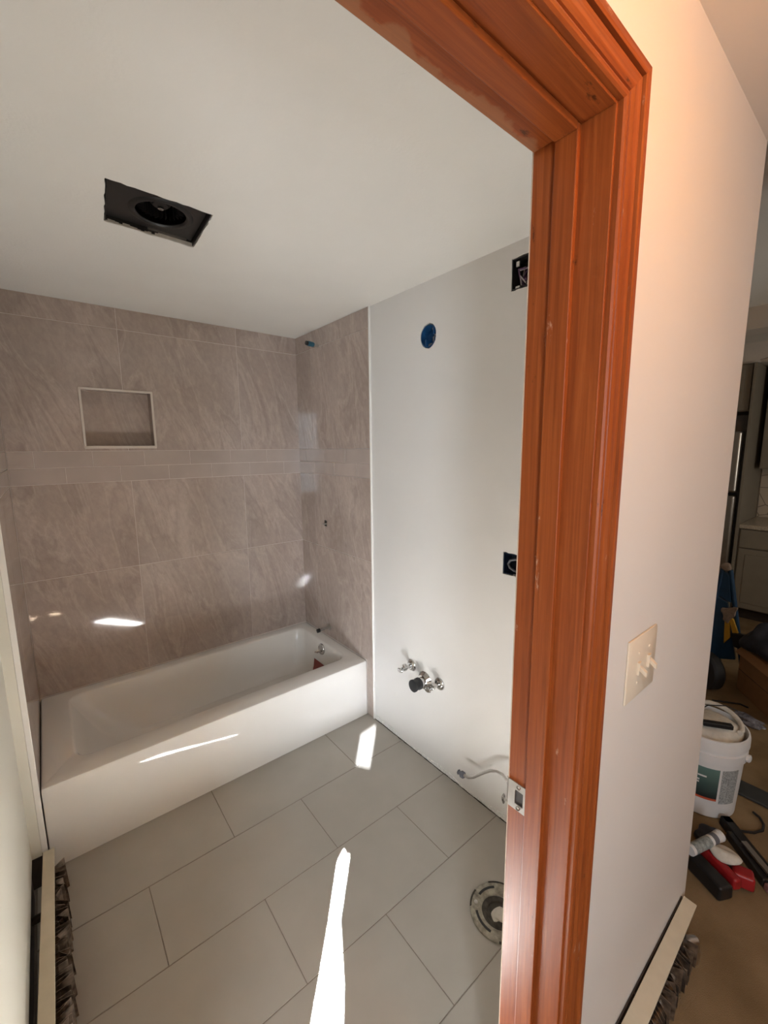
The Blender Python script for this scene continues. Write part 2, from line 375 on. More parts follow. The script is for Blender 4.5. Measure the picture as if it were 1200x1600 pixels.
# ------------------------------------------------------------------ bathroom ceiling (hole for the fan)
FANQ = [(-1.1661, -1.1873), (-0.8854, -1.1786), (-0.8741, -0.9179), (-1.1443, -0.9352)]
ce = B().panel(rect(-1.56, 0.02, -2.18, 0.02), [jag(FANQ, 16, 0.0022, 3)], ZF(H), 0.0127).build('ceiling', 'ceil')
struct(ce, 'off white painted bathroom ceiling with a cut rectangular fan opening', 'ceiling')

# ------------------------------------------------------------------ back wall with tiles and niche
NX0, NX1, NZ0, NZ1 = -1.1935, -0.873, 1.5835, 1.877
wb = B().panel(rect(-1.56, 0.02, -0.01, H+0.02), [rect(NX0, NX1, NZ0, NZ1)], YF(0.0015), 0.09).build('wall_back', 'grout')
struct(wb, 'back wall of taupe stone look tiles above the bathtub with a double accent band', 'wall')
ZR = [TH+0.004, 0.9425, 1.409, 1.488, 1.567, 2.179, H]
XC = [-L, -1.006, -0.396, 0.0]
def tile_back(poly, m='wtile'): B().panel(poly, [], YF(0.0), 0.008).build('wall_tile', m, wb, bevel=0.0008, seg=1)
for r in (0, 1, 4, 5):
    z0, z1 = ZR[r]+G, ZR[r+1]-G
    for c in range(3):
        x0, x1 = XC[c]+G, XC[c+1]-G
        if r == 4 and c == 0: tile_back([(x0, z0), (NX0, z0), (NX0, NZ1), (x1, NZ1), (x1, z1), (x0, z1)])
        elif r == 4 and c == 1: tile_back([(NX1, z0), (x1, z0), (x1, z1), (x0, z1), (x0, NZ1), (NX1, NZ1)])
        else: tile_back(rect(x0, x1, z0, z1))
# narrow strip of tile under the niche
tile_back(rect(NX0+G, XC[1]-G, ZR[4]+G, NZ0-0.002)); tile_back(rect(XC[1]+G, NX1-G, ZR[4]+G, NZ0-0.002))
for z0, z1, first in ((ZR[3], ZR[4], -1.3996), (ZR[2], ZR[3], -1.2835)):
    xs = [-L]; x = first
    while x < -0.02: xs.append(x); x += 0.2325
    xs.append(0.0)
    for i in range(len(xs)-1): tile_back(rect(xs[i]+G, xs[i+1]-G, z0+G, z1-G), 'btile')
# niche: back slab, four lining slabs, four trim bars
nd = 0.088
B().box(NX0, NX1, nd-0.008, nd, NZ0, NZ1).build('niche_back', 'wtile', wb)
B().box(NX0, NX0+0.006, 0.0, nd, NZ0, NZ1).build('niche_side', 'wtile', wb)
B().box(NX1-0.006, NX1, 0.0, nd, NZ0, NZ1).build('niche_side', 'wtile', wb)
B().box(NX0, NX1, 0.0, nd, NZ1-0.006, NZ1).build('niche_top', 'wtile', wb)
B().box(NX0, NX1, 0.0, nd, NZ0, NZ0+0.006).build('niche_sill', 'wtile', wb)
tw = 0.011
for nm, a in (('niche_trim', (NX0-0.003, NX1+0.003, -0.004, 0.006, NZ1-tw+0.004, NZ1+0.004)), ('niche_trim', (NX0-0.003, NX1+0.003, -0.004, 0.010, NZ0-0.004, NZ0+tw-0.001)),
              ('niche_trim', (NX0-0.004, NX0+tw-0.004, -0.004, 0.006, NZ0, NZ1)), ('niche_trim', (NX1-tw+0.004, NX1+0.004, -0.004, 0.006, NZ0, NZ1))):
    B().box(*a).build(nm, 'nichetrim', wb, bevel=0.002)

# ------------------------------------------------------------------ right wall
rbox = ell(-1.2185, 2.0545, 0.049, 0.053, 26, 0.03, 5)
ebox1 = jag(rect(-1.755, -1.6385, 2.121, 2.229), 8, 0.002, 8)
ebox2 = jag(rect(-1.745, -1.6435, 1.074, 1.162), 8, 0.0018, 9)
mixh = jag(rect(-0.330, -0.300, 1.082, 1.118), 3, 0.002, 4)
wr = B().panel(rect(-2.18, 0.0, -0.01, H+0.01), [rbox, ebox1, ebox2, mixh], XF(WR), 0.086).build('wall_right', 'paint')
struct(wr, 'painted right wall of the bathroom with open electrical boxes and pipe stubs', 'wall')
YC = [-0.772, -0.190, 0.0]
YE = -0.795
def tile_right(poly, holes=(), m='wtile'): B().panel(poly, list(holes), XF(-0.004), 0.0075).build('wall_tile', m, wr, bevel=0.0008, seg=1)
for r in (0, 1, 4, 5):
    z0, z1 = ZR[r]+G, ZR[r+1]-G
    tile_right(rect(YC[1]+G, -0.001, z0, z1))
    if r == 0: tile_right([(YE, 0.001), (-TW-0.004, 0.001), (-TW-0.004, z0), (YC[1]-G, z0), (YC[1]-G, z1), (YE, z1)])
    elif r == 1: tile_right(rect(YE, YC[1]-G, z0, z1), [mixh])
    else: tile_right(rect(YE, YC[1]-G, z0, z1))
for z0, z1, ss in ((ZR[3], ZR[4], [-0.5575, -0.325, -0.0925]), (ZR[2], ZR[3], [-0.666, -0.4335, -0.201])):
    ys = [YE] + ss + [-0.001]
    for i in range(len(ys)-1): tile_right(rect(ys[i]+G, ys[i+1]-G, z0+G, z1-G), (), 'btile')
B().panel(rect(YE, -0.001, 0.0, H), [mixh], XF(-0.0015), 0.0065).build('grout_bed', 'grout', wr)
B().box(-0.007, WR+0.001, YE-0.007, YE, 0.0, H).build('edge_trim', 'trim', wr, bevel=0.002)
# ragged plaster left where the baseboard was pulled off
pb = B(); rn = random.Random(2); lo = []; 
ys = [-0.806-1.37*i/60 for i in range(61)]
top = [0.016+0.010*math.sin(i*0.35)+rn.uniform(-0.006, 0.006) for i in range(61)]
pb.panel([(y, 0.0005) for y in ys]+[(ys[i], max(0.006, top[i])) for i in range(60, -1, -1)], [], XF(WR-0.0035), 0.0045)
pb.build('plaster_residue', 'plaster', wr)
gb = B(); 
for i in range(60): gb.box(WR-0.004-rn.uniform(0, 0.003), WR, ys[i+1], ys[i], 0.0, 0.0022+rn.uniform(0, 0.003))
gb.build('base_gap', 'grime_shade', wr)

# ------------------------------------------------------------------ left wall: tiled part, step, recessed painted part
wl = B().panel([(-L-0.016, -0.80), (-L-0.016, 0.0), (-1.70, 0.0), (-1.70, YB), (-1.5405, YB), (-1.5405, -0.80)], [], lambda u, v, d: (u, v, 0.128+d), H-0.128+0.01).build('wall_left', 'leftcast')
struct(wl, 'painted left wall stepping out to the tiled end of the tub', 'wall')
B().panel([(-L-0.016, -0.79), (-L-0.016, 0.0), (-1.70, 0.0), (-1.70, YB), (-1.558, YB), (-1.558, -0.79)], [], lambda u, v, d: (u, v, d), 0.128).build('wall_base', 'darkgap', wl)  # dark colour stands for the shade in the gap below the drywall
def tile_left(poly, m='wtile'): B().panel(poly, [], XF(-L-0.014), 0.014).build('wall_tile', m, wl, bevel=0.0008, seg=1)
for r in (0, 1, 4, 5):
    z0, z1 = ZR[r]+G, ZR[r+1]-G
    tile_left(rect(-0.600, -0.001, z0, z1)); tile_left(rect(-0.786, -0.603, z0, z1))
for z0, z1, ss in ((ZR[3], ZR[4], [-0.62, -0.3875, -0.155]), (ZR[2], ZR[3], [-0.504, -0.2715, -0.04])):
    ys = [-0.786] + ss + [-0.001]
    for i in range(len(ys)-1): tile_left(rect(ys[i]+G, ys[i+1]-G, z0+G, z1-G), 'btile')
B().box(-L-0.016, -L-0.0015, -0.786, -0.001, TH, H).build('grout_bed', 'grout', wl)
B().box(-L-0.016, -L+0.001, -0.792, -0.786, 0.13, H).build('edge_trim', 'trim', wl, bevel=0.002)

# ------------------------------------------------------------------ doorway wall
DX0, DX1, DZ = XJL-0.019, XJ+0.019, ZD+0.019
wf = B().panel([(-3.7, 0.0), (DX0, 0.0), (DX0, DZ), (DX1, DZ), (DX1, 0.0), (0.122, 0.0), (0.092, 1.1), (0.090, 2.45), (-3.7, 2.45)], [], YF(YH), YB-YH).build('wall_front', 'hallpaint')
struct(wf, 'hall wall beside the doorway with a double light switch on it', 'wall')

# ------------------------------------------------------------------ door frame
df = thing('door_1', (XJ, YH, 0.0), 'red stained wooden door frame with moulded casing and no door', 'door frame', kind='structure')
ST = 0.011
B().box(XJ, DX1, YH-0.001, YB+0.001, 0, DZ).build('jamb', 'woodv', df, bevel=0.0015)
B().box(DX0, XJL, YH-0.001, YB+0.001, 0, DZ).build('jamb', 'woodv', df, bevel=0.0015)
B().box(XJL, XJ, YH-0.001, YB+0.001, ZD, DZ).build('head_jamb', 'woodh', df, bevel=0.0015)
B().box(XJ-ST, XJ, -2.2555, -2.2194, 0, ZD-0.0005).build('stop', 'woodv', df, bevel=0.002)
B().box(XJL, XJL+ST, -2.2555, -2.2194, 0, ZD-0.0005).build('stop', 'woodv', df, bevel=0.002)
B().box(XJL+ST, XJ-ST, -2.2555, -2.2194, ZD-ST, ZD).build('head_stop', 'woodh', df, bevel=0.002)
B().box(XJ+0.0005, DX1, YB+0.001, YB+0.003, 0, DZ).build('raw_edge', 'rawwood', df)
PR = [(0.004, 0.0), (0.004, 0.0085), (0.0065, 0.0115), (0.010, 0.0125), (0.0135, 0.0115), (0.0155, 0.0060), (0.0185, 0.0055), (0.021, 0.0100),
      (0.029, 0.0125), (0.039, 0.0135), (0.043, 0.0145), (0.0445, 0.0085), (0.0465, 0.0085), (0.048, 0.0175), (0.052, 0.0190), (0.061, 0.0190), (0.0655, 0.0165), (0.0665, 0.013), (0.0665, 0.0)]
def casing(kind):
    b = B()
    if kind == 'r': lo = [[(XJ+w_, YH-d, 0.0) for w_, d in PR], [(XJ+w_, YH-d, ZD+w_) for w_, d in PR]]
    elif kind == 'l': lo = [[(XJL-w_, YH-d, 0.0) for w_, d in PR], [(XJL-w_, YH-d, ZD+w_) for w_, d in PR]]
    else: lo = [[(XJL-w_, YH-d, ZD+w_) for w_, d in PR], [(XJ+w_, YH-d, ZD+w_) for w_, d in PR]]
    b.loft(lo); return b
casing('r').build('casing', 'woodv', df); casing('l').build('casing', 'woodv', df); casing('h').build('head_casing', 'woodh', df)
# strike plate
PX = XJ-0.0016
sp = B().panel(jag(rect(-2.2185, -2.1775, 0.862, 0.921), 1, 0, 1), [rect(-2.2105, -2.1935, 0.876, 0.905)], XF(PX-0.0008), 0.0024).build('strike_plate', 'steel', df, bevel=0.0006, seg=1)
sp['label'] = 'brushed nickel strike plate with square latch hole'
lipb = B(); lipb.loft([[(PX+a[0], a[1], z) for a in ((-0.0008, -2.178), (0.0016, -2.178), (0.010, -2.1705), (0.0085, -2.169))] for z in (0.868, 0.915)]); lipb.build('lip', 'steel', sp, smooth=True)
for z in (0.868, 0.9135): B().lathe([(0.0045, 0), (0.0038, 0.0012), (0.001, 0.0016)], (PX-0.0008, -2.2005, z), (-1, 0, 0), 14).build('screw', 'chrome', sp, smooth=True)
B().box(PX+0.0012, PX+0.0030, -2.2105, -2.1935, 0.876, 0.905).build('latch_hole', 'darkgap', sp)  # thin dark slab stands in for the shade inside the hole

# ------------------------------------------------------------------ hall and kitchen shell
fh = B().panel([(-3.7, -4.0), (4.06, -4.0), (4.06, 0.0), (0.10, 0.0), (0.10, -2.24), (-3.7, -2.24)], [], ZF(-0.12), 0.12).build('floor_hall', 'carpet')
struct(fh, 'tan carpet of the hall and room to the right of the doorway', 'floor')
ch = B().box(-3.7, 0.32, -4.0, YH, 2.303, 2.45).build('ceiling_hall', 'hallpaint'); struct(ch, 'warm lit hall ceiling above the doorway', 'ceiling')
ck = B().panel([(0.30, -4.0), (4.06, -4.0), (4.06, 0.0), (0.088, 0.0), (0.088, YH), (0.30, YH)], [], ZF(2.44), 0.06).build('ceiling_kitchen', 'ceil'); struct(ck, 'dim ceiling of the far room beyond the hall corner', 'ceiling')
bm_ = B().box(2.26, 2.46, -4.0, 0.0, 2.302, 2.44).build('trim_1', 'hallpaint'); struct(bm_, 'dropped beam across the ceiling of the far room', 'beam')
rf = B().box(-3.9, 4.3, -4.2, 0.25, 2.50, 2.60)  # added above the rooms to stop sun leaking over the walls
rf.box(-1.85, -1.70, -2.2, 0.2, -0.12, 2.50); rf.box(-1.85, 0.10, 0.092, 0.2, -0.12, 2.50)
rf = rf.build('roof_light_seal', 'ceil'); struct(rf, 'unseen slab and skirt walls added to seal out stray sun', 'roof_light_seal')
W1, W2 = (-3.1, -2.03, 0.8, 2.22), (1.52, 2.48, 1.02, 1.98)
wh = B().panel(rect(-3.7, 4.06, 0.0, 2.5), [rect(*W1), rect(*W2)], YF(-4.12), 0.12).build('wall_hall_back', 'hallpaint'); struct(wh, 'unseen hall wall behind the camera with window openings placed for the light', 'wall')
o = B().box(-3.82, -3.7, -4.12, YB, 0, 2.5).build('wall_hall_left', 'hallpaint'); struct(o, 'far left end wall of the hall', 'wall')
o = B().box(4.06, 4.18, -4.12, 0.12, 0, 2.5).build('wall_kitchen', 'hallpaint'); struct(o, 'kitchen wall behind the cabinets', 'wall')
o = B().box(0.09, 4.06, 0.0, 0.12, 0, 2.5).build('wall_kitchen_side', 'hallpaint'); struct(o, 'side wall of the far room hidden behind the bathroom', 'wall')
o = B().box(0.75, 0.87, -4.0, -2.50, 0, 2.44).build('wall_light_block', 'hallpaint'); struct(o, 'unseen partition added to keep light out of the far room', 'wall')  # added out of view to darken the kitchen
# unseen hall window; its curtain is added, holes cut to shape the sun patches
w1 = thing('window_1', (-2.75, -4.0, 0.8), 'unseen hall window with an added curtain cut to shape the sun', 'window', kind='structure')
STRIP = [(-2.846, 1.180), (-2.705, 1.180), (-2.7365, 1.3275), (-2.780, 1.422), (-2.768, 1.5255), (-2.782, 1.522), (-2.800, 1.540), (-2.822, 1.5255), (-2.827, 1.422), (-2.840, 1.3275)]
PATCH = [(-2.7906, 1.743), (-2.693, 1.7055), (-2.672, 1.807), (-2.672, 1.852), (-2.779, 1.843)]
SPOT = [(-2.735, 0.885), (-2.690, 0.880), (-2.690, 0.935), (-2.735, 0.925)]
B().panel(rect(-3.2, -2.63, 0.7, 2.28), [STRIP, PATCH, SPOT], YF(-3.999), 0.006).build('sun_mask', 'blind', w1)
B().panel(rect(-2.82, -2.645, 1.69, 1.87), [], YF(-4.004), 0.001).build('sun_dimmer', 'sundim', w1)  # added film, dims the sun through the upper hole
B().box(-2.63, -2.0, -3.998, -3.988, 0.76, 2.28).build('sun_block_blind', 'blind', w1)  # added unseen blind, keeps the sun out behind the fill lamp
w2 = thing('added_window_2', (2.0, -4.0, 1.0), 'added unseen window with a white blind behind the far room fill lamp', 'window', kind='structure')  # made-up window, added to go with the kitchen fill lamp
B().box(1.48, 2.52, -3.998, -3.988, 0.98, 2.02).build('sun_block_blind', 'blind', w2)
B().box(1.46, 2.54, -3.998, -3.95, 0.95, 0.98).build('window_sill', 'trim', w2)

# ------------------------------------------------------------------ hall ceiling lamp (warm)
LP = (-0.72, -2.78)
cl = thing('ceiling_lamp', (LP[0], LP[1], 2.303), 'warm flush ceiling lamp in the hall above the camera', 'lamp')
B().lathe([(0.14, 0), (0.14, -0.02), (0.13, -0.025)], (LP[0], LP[1], 2.303), (0, 0, 1), 32).build('base', 'trim', cl, smooth=True)
B().lathe([(0.02, 0.0), (0.02, -0.03), (0.03, -0.045), (0.03, -0.06), (0.018, -0.075)], (LP[0], LP[1], 2.28), (0, 0, 1), 20).build('bulb', 'shade', cl, smooth=True)
pl = bpy.data.lights.new('lamp_light', 'POINT'); pl.energy = 4.6; pl.color = (1.0, 0.41, 0.04); pl.shadow_soft_size = 0.06
po = bpy.data.objects.new('lamp_light', pl); COL.objects.link(po); po.location = (LP[0], LP[1], 2.13)

# ------------------------------------------------------------------ bathtub
bt = thing('bathtub', (-0.75, -0.37, 0.0), 'white alcove bathtub against the taupe tiled walls', 'bathtub')
def rrect(x0, x1, y0, y1, r, z, n=8):
    pts = []
    for cx, cy, a0 in ((x1-r, y1-r, 0), (x0+r, y1-r, 90), (x0+r, y0+r, 180), (x1-r, y0+r, 270)):
        for k in range(n+1):
            a = math.radians(a0+90*k/n); pts.append((cx+math.cos(a)*r, cy+math.sin(a)*r, z))
    return pts
X0, X1, Y0, Y1 = -L+0.001, -0.0055, -TW, -0.0015
tb = B()
loops = [rrect(X0, X1, Y0, Y1, 0.004, 0.001), rrect(X0, X1, Y0, Y1, 0.004, TH-0.012), rrect(X0+0.0015, X1-0.0015, Y0+0.0035, Y1-0.001, 0.005, TH-0.004),
         rrect(X0+0.006, X1-0.004, Y0+0.012, Y1-0.003, 0.006, TH),
         rrect(-1.390, -0.068, -0.628, -0.058, 0.060, TH), rrect(-1.384, -0.073, -0.622, -0.063, 0.060, TH-0.003), rrect(-1.377, -0.078, -0.617, -0.068, 0.062, TH-0.012),
         rrect(-1.335, -0.086, -0.608, -0.078, 0.075, 0.25), rrect(-1.275, -0.098, -0.596, -0.092, 0.09, 0.15), rrect(-1.215, -0.112, -0.580, -0.108, 0.10, 0.095),
         rrect(-1.165, -0.135, -0.555, -0.132, 0.10, 0.068), rrect(-1.08, -0.19, -0.50, -0.19, 0.10, 0.060)]
tb.loft(loops, cap0=True, cap1=True)
tb.build('shell', 'tub', bt, smooth=True)
ovc = Vector((-0.0815, -0.352, 0.289)); ovd = Vector((-1, 0, 0.10)).normalized()
ov = B().lathe([(0.036, 0.0), (0.036, 0.004), (0.033, 0.009), (0.026, 0.011), (0.024, 0.0085), (0.0, 0.0095)], ovc, ovd, 32).build('overflow_plate', 'chrome', bt, smooth=True)
ov['label'] = 'round chrome overflow plate'
B().tube([ovc+ovd*0.009+Vector((0, 0, -0.012)), ovc+ovd*0.03+Vector((0, 0.012, -0.022)), ovc+ovd*0.034+Vector((0, 0.03, -0.026))], 0.005).build('trip_lever', 'chrome', ov, smooth=True)
for dz in (0.024, -0.024): B().lathe([(0.004, 0), (0.003, 0.002)], ovc+ovd*0.009+Vector((0.0, 0, dz)), ovd, 10).build('screw', 'steel', ov, smooth=True)
def endwall(y, z, off=0.0):
    zs = [(TH-0.012, -0.078), (0.25, -0.086), (0.15, -0.098), (0.095, -0.112), (0.068, -0.135)]
    for (za, xa), (zb, xb) in zip(zs, zs[1:]):
        if z >= zb: return (xa+(xb-xa)*(za-z)/(za-zb)-off, y, z)
    return (-0.135-off, y, z)
def sticker(y0, y1, z0, z1, off):
    b = B(); zz = [z0+(z1-z0)*i/6 for i in range(7)]
    b.loft([[endwall(y0, z, off), endwall(y1, z, off), endwall(y1, z, off-0.0008), endwall(y0, z, off-0.0008)] for z in zz]); return b
s1 = sticker(-0.405, -0.262, 0.085, 0.207, 0.0012).build('warning_sticker', 'whitecard', bt); s1['label'] = 'white bordered red sticker on the tub end'
sticker(-0.397, -0.270, 0.092, 0.198, 0.0022).build('red_panel', 'redcard', s1)

# ------------------------------------------------------------------ plumbing rough-ins in the tub alcove
t = thing('shower_arm_stub', (-0.004, -0.285, 2.183), 'teal capped shower pipe stub near the ceiling over the tub', 'pipe stub')
pt = lambda k: Vector((-0.004, -0.285, 2.183)) + Vector((-0.082, -0.004, 0.006))*k
B().tube([pt(-0.06), pt(0.45)], 0.010, 14).build('pipe', 'steel', t, smooth=True)
B().tube([pt(0.35), pt(0.4), pt(0.82), pt(0.86)], [0.012, 0.0145, 0.0145, 0.013], 16).build('cap', 'bluecap', t, smooth=True)
B().tube([pt(0.84), pt(1.0)], [0.0135, 0.012], 16).build('cap_end', 'black', t, smooth=True)
t = thing('shower_valve_stub', (WR, -0.315, 1.10), 'small dark rough cut hole with a chrome valve stem in the tile', 'valve')
cvb = B(); cvb.box(0.045, 0.05, -0.335, -0.295, 1.077, 1.123); cvb.box(-0.003, 0.047, -0.332, -0.3285, 1.08, 1.12); cvb.box(-0.003, 0.047, -0.3015, -0.298, 1.08, 1.12); cvb.box(-0.003, 0.047, -0.332, -0.298, 1.080, 1.0835); cvb.box(-0.003, 0.047, -0.332, -0.298, 1.1165, 1.120); cvb.build('cavity', 'grime_shade', t)  # dark liner colour stands in for the shade inside the hole
B().lathe([(0.007, 0.0), (0.007, 0.032), (0.005, 0.036)], (0.045, -0.318, 1.096), (-1, 0, 0), 16).build('stem', 'steel', t, smooth=True)
B().tube([(0.01, -0.318, 1.096), (-0.010, -0.312, 1.096), (-0.016, -0.300, 1.096)], 0.0045, 10).build('pin', 'steel', t, smooth=True)
t = thing('tub_spout_stub', (-0.004, -0.335, 0.395), 'chrome pipe nipple with a dark open end just above the tub deck', 'pipe stub')
B().lathe([(0.024, 0), (0.024, 0.003), (0.012, 0.006)], (-0.004, -0.322, 0.408), (-1, 0, -0.03), 20).build('collar', 'steel', t, smooth=True)
B().lathe([(0.010, 0.0), (0.010, 0.075)], (-0.006, -0.322, 0.408), (-1, 0.10, -0.10), 16).build('pipe', 'chrome', t, smooth=True)
B().lathe([(0.0125, 0.066), (0.0125, 0.086), (0.009, 0.087)], (-0.006, -0.322, 0.408), (-1, 0.10, -0.10), 16).build('thread', 'black', t, smooth=True)

# ------------------------------------------------------------------ electrical boxes in the right wall
t = thing('round_electrical_box', (WR, -1.2185, 2.0545), 'round blue electrical box sunk in the painted wall', 'electrical box')
B().lathe([(0.0475, 0.0), (0.0475, 0.050), (0.0445, 0.050), (0.0445, 0.004), (0.0, 0.004)], (0.056, -1.2185, 2.0545), (-1, 0, 0), 36, True, True).build('box', 'bluebox', t, smooth=True)
B().box(0.012, 0.052, -1.198, -1.190, 2.010, 2.045).build('screw_boss', 'bluebox', t, bevel=0.002)
B().box(0.012, 0.052, -1.246, -1.238, 2.060, 2.098).build('screw_boss', 'bluebox', t, bevel=0.002)
B().tube([(0.05, -1.235, 2.03), (0.03, -1.243, 2.05), (0.018, -1.238, 2.075), (0.025, -1.226, 2.088), (0.05, -1.22, 2.08)], 0.0035, 8).build('wire', 'wire_white', t, smooth=True)
B().tube([(0.05, -1.225, 2.015), (0.022, -1.236, 2.02), (0.016, -1.240, 2.045), (0.045, -1.245, 2.07)], 0.004, 8).build('wire', 'wire_grey', t, smooth=True)
B().blob((0.03, -1.212, 2.018), (0.012, 0.016, 0.010), 3, 0.2, 2).build('wire_nut', 'wire_grey', t, smooth=True)
def boxshell(y0, y1, z0, z1, d, m, parent):
    b = B(); th = 0.003
    b.box(WR, d, y0, y0+th, z0, z1); b.box(WR, d, y1-th, y1, z0, z1); b.box(WR, d, y0, y1, z0, z0+th); b.box(WR, d, y0, y1, z1-th, z1); b.box(d-th, d, y0, y1, z0, z1)
    return b.build('box', m, parent)
t = thing('square_electrical_box', (WR, -1.70, 2.121), 'square black electrical box full of purple wires near the ceiling', 'electrical box')
boxshell(-1.7525, -1.641, 2.1235, 2.2265, 0.056, 'blackm', t)
rn = random.Random(11)
for k in range(9):
    y, z = rn.uniform(-1.735, -1.675), rn.uniform(2.14, 2.215); p = [(0.05, y, z)]
    for j in range(5): p.append((rn.uniform(0.012, 0.035), y+rn.uniform(-0.022, 0.022), z+rn.uniform(-0.025, 0.025)))
    p.append((0.05, y+0.02, z-0.01))
    pp = []
    for a, b_ in zip(p, p[1:]): pp += [tuple(a[i]+(b_[i]-a[i])*q/3 for i in range(3)) for q in range(3)]
    B().tube(pp+[p[-1]], 0.0026, 7).build('wire', ('wire_purple', 'wire_white', 'wire_purple')[k % 3], t, smooth=True)
B().box(0.006, 0.012, -1.668, -1.655, 2.198, 2.216).build('mounting_tab', 'steel', t, bevel=0.001)
B().box(0.006, 0.012, -1.672, -1.655, 2.123, 2.134).build('mounting_tab', 'steel', t, bevel=0.001)
t = thing('switch_electrical_box', (WR, -1.69, 1.074), 'dark blue electrical box with a looped grey cable at mid wall', 'electrical box')
boxshell(-1.7425, -1.646, 1.0765, 1.1595, 0.056, 'navybox', t)
lp = [(0.045, -1.745, 1.138), (0.02, -1.715, 1.140), (0.016, -1.690, 1.138), (0.016, -1.668, 1.130), (0.016, -1.660, 1.115), (0.016, -1.668, 1.100), (0.016, -1.690, 1.092), (0.02, -1.715, 1.088), (0.045, -1.745, 1.087)]
B().tube(lp, 0.0045, 10).build('cable', 'wire_grey', t, smooth=True)
B().box(0.004, 0.012, -1.712, -1.690, 1.0745, 1.082).build('mounting_tab', 'steel', t, bevel=0.001)

# ------------------------------------------------------------------ sink rough-in valves on the right wall
def escut(c, r, parent, depth=0.014):
    return B().lathe([(r, 0.0), (r, 0.002), (r*0.93, 0.006), (r*0.70, depth*0.9), (r*0.45, depth), (r*0.40, depth)], c, (-1, 0, 0), 32).build('escutcheon', 'chrome', parent, smooth=True)
def stop_valve(name, y, z, label, side):
    t = thing(name, (WR, y, z), label, 'valve', 'chrome stop valves on the painted wall')
    escut((WR, y, z), 0.031, t)
    B().lathe([(0.0085, 0), (0.0085, 0.030), (0.0125, 0.031), (0.0125, 0.046), (0.0105, 0.047), (0.0105, 0.056)], (WR-0.010, y, z), (-1, 0, 0), 18).build('body', 'chrome', t, smooth=True)
    B().lathe([(0.0075, -0.012), (0.0075, 0.006), (0.011, 0.007), (0.011, 0.020), (0.0085, 0.021)], (WR-0.048, y, z), (0, side*0.35, 0.94), 14).build('outlet', 'chrome', t, smooth=True)
    h = B().lathe([(0.004, 0), (0.004, 0.010), (0.013, 0.011), (0.016, 0.016), (0.013, 0.021), (0.004, 0.022)], (WR-0.065, y, z), (-1, 0, -0.02), 20)
    h.v = [(x, y+(yy-y)*1.25, z+(zz-z)*0.7) for x, yy, zz in h.v]
    h.build('handle', 'chrome', t, smooth=True); return t
stop_valve('stop_valve', -1.1165, 0.466, 'chrome stop valve nearest the bathtub on the painted wall', 1)
stop_valve('stop_valve', -1.312, 0.452, 'chrome stop valve to the right of the black capped drain stub', -1)
t = thing('drain_stub', (WR, -1.212, 0.42), 'chrome drain escutcheon with a black rubber cap between two valves', 'drain pipe')
escut((WR, -1.212, 0.423), 0.048, t, 0.022)
B().lathe([(0.024, 0.0), (0.024, 0.040)], (WR-0.012, -1.214, 0.425), (-1, 0, 0.03), 24).build('pipe', 'chrome', t, smooth=True)
B().lathe([(0.027, 0.028), (0.029, 0.030), (0.029, 0.042), (0.027, 0.043), (0.027, 0.062), (0.030, 0.064), (0.030, 0.072), (0.022, 0.074)], (WR-0.012, -1.214, 0.425), (-1, 0, 0.03), 26).build('cap', 'rubber', t, smooth=True)

# ------------------------------------------------------------------ toilet supply valve and flange
t = thing('toilet_supply_valve', (WR, -1.742, 0.185), 'toilet supply valve with oval handle and bent grey tube beside the door jamb', 'valve')
escut((WR, -1.772, 0.185), 0.030, t)
B().lathe([(0.009, 0), (0.009, 0.05), (0.013, 0.051), (0.013, 0.075), (0.010, 0.076)], (WR-0.008, -1.772, 0.185), (-1, 0, 0), 18).build('body', 'chrome', t, smooth=True)
B().lathe([(0.0045, 0), (0.0045, 0.024)], (-0.070, -1.765, 0.185), (0, 1, -0.15), 12).build('stem', 'steel', t, smooth=True)
h = B().lathe([(0.005, 0), (0.013, 0.002), (0.017, 0.006), (0.013, 0.010), (0.004, 0.011)], (-0.070, -1.742, 0.181), (0, 1, -0.15), 24)
h.v = [(-0.070+(x+0.070)*0.62, y, 0.181+(z-0.181)*1.30) for x, y, z in h.v]; h.build('handle', 'chrome', t, smooth=True)
hp = [(-0.070, -1.772, 0.190), (-0.070, -1.772, 0.215), (-0.070, -1.768, 0.240), (-0.070, -1.752, 0.264), (-0.070, -1.728, 0.280), (-0.070, -1.700, 0.277), (-0.070, -1.672, 0.262), (-0.070, -1.640, 0.234), (-0.070, -1.612, 0.205), (-0.070, -1.585, 0.175), (-0.070, -1.556, 0.154), (-0.070, -1.530, 0.150)]
B().tube(hp, 0.0062, 12).build('supply_tube', 'steel', t, smooth=True)
B().lathe([(0.007, -0.010), (0.014, -0.008), (0.014, 0.008), (0.008, 0.009), (0.008, 0.020), (0.011, 0.021), (0.011, 0.024)], (-0.070, -1.524, 0.147), (0, 1, -0.06), 6).build('coupling_nut', 'wire_grey', t)

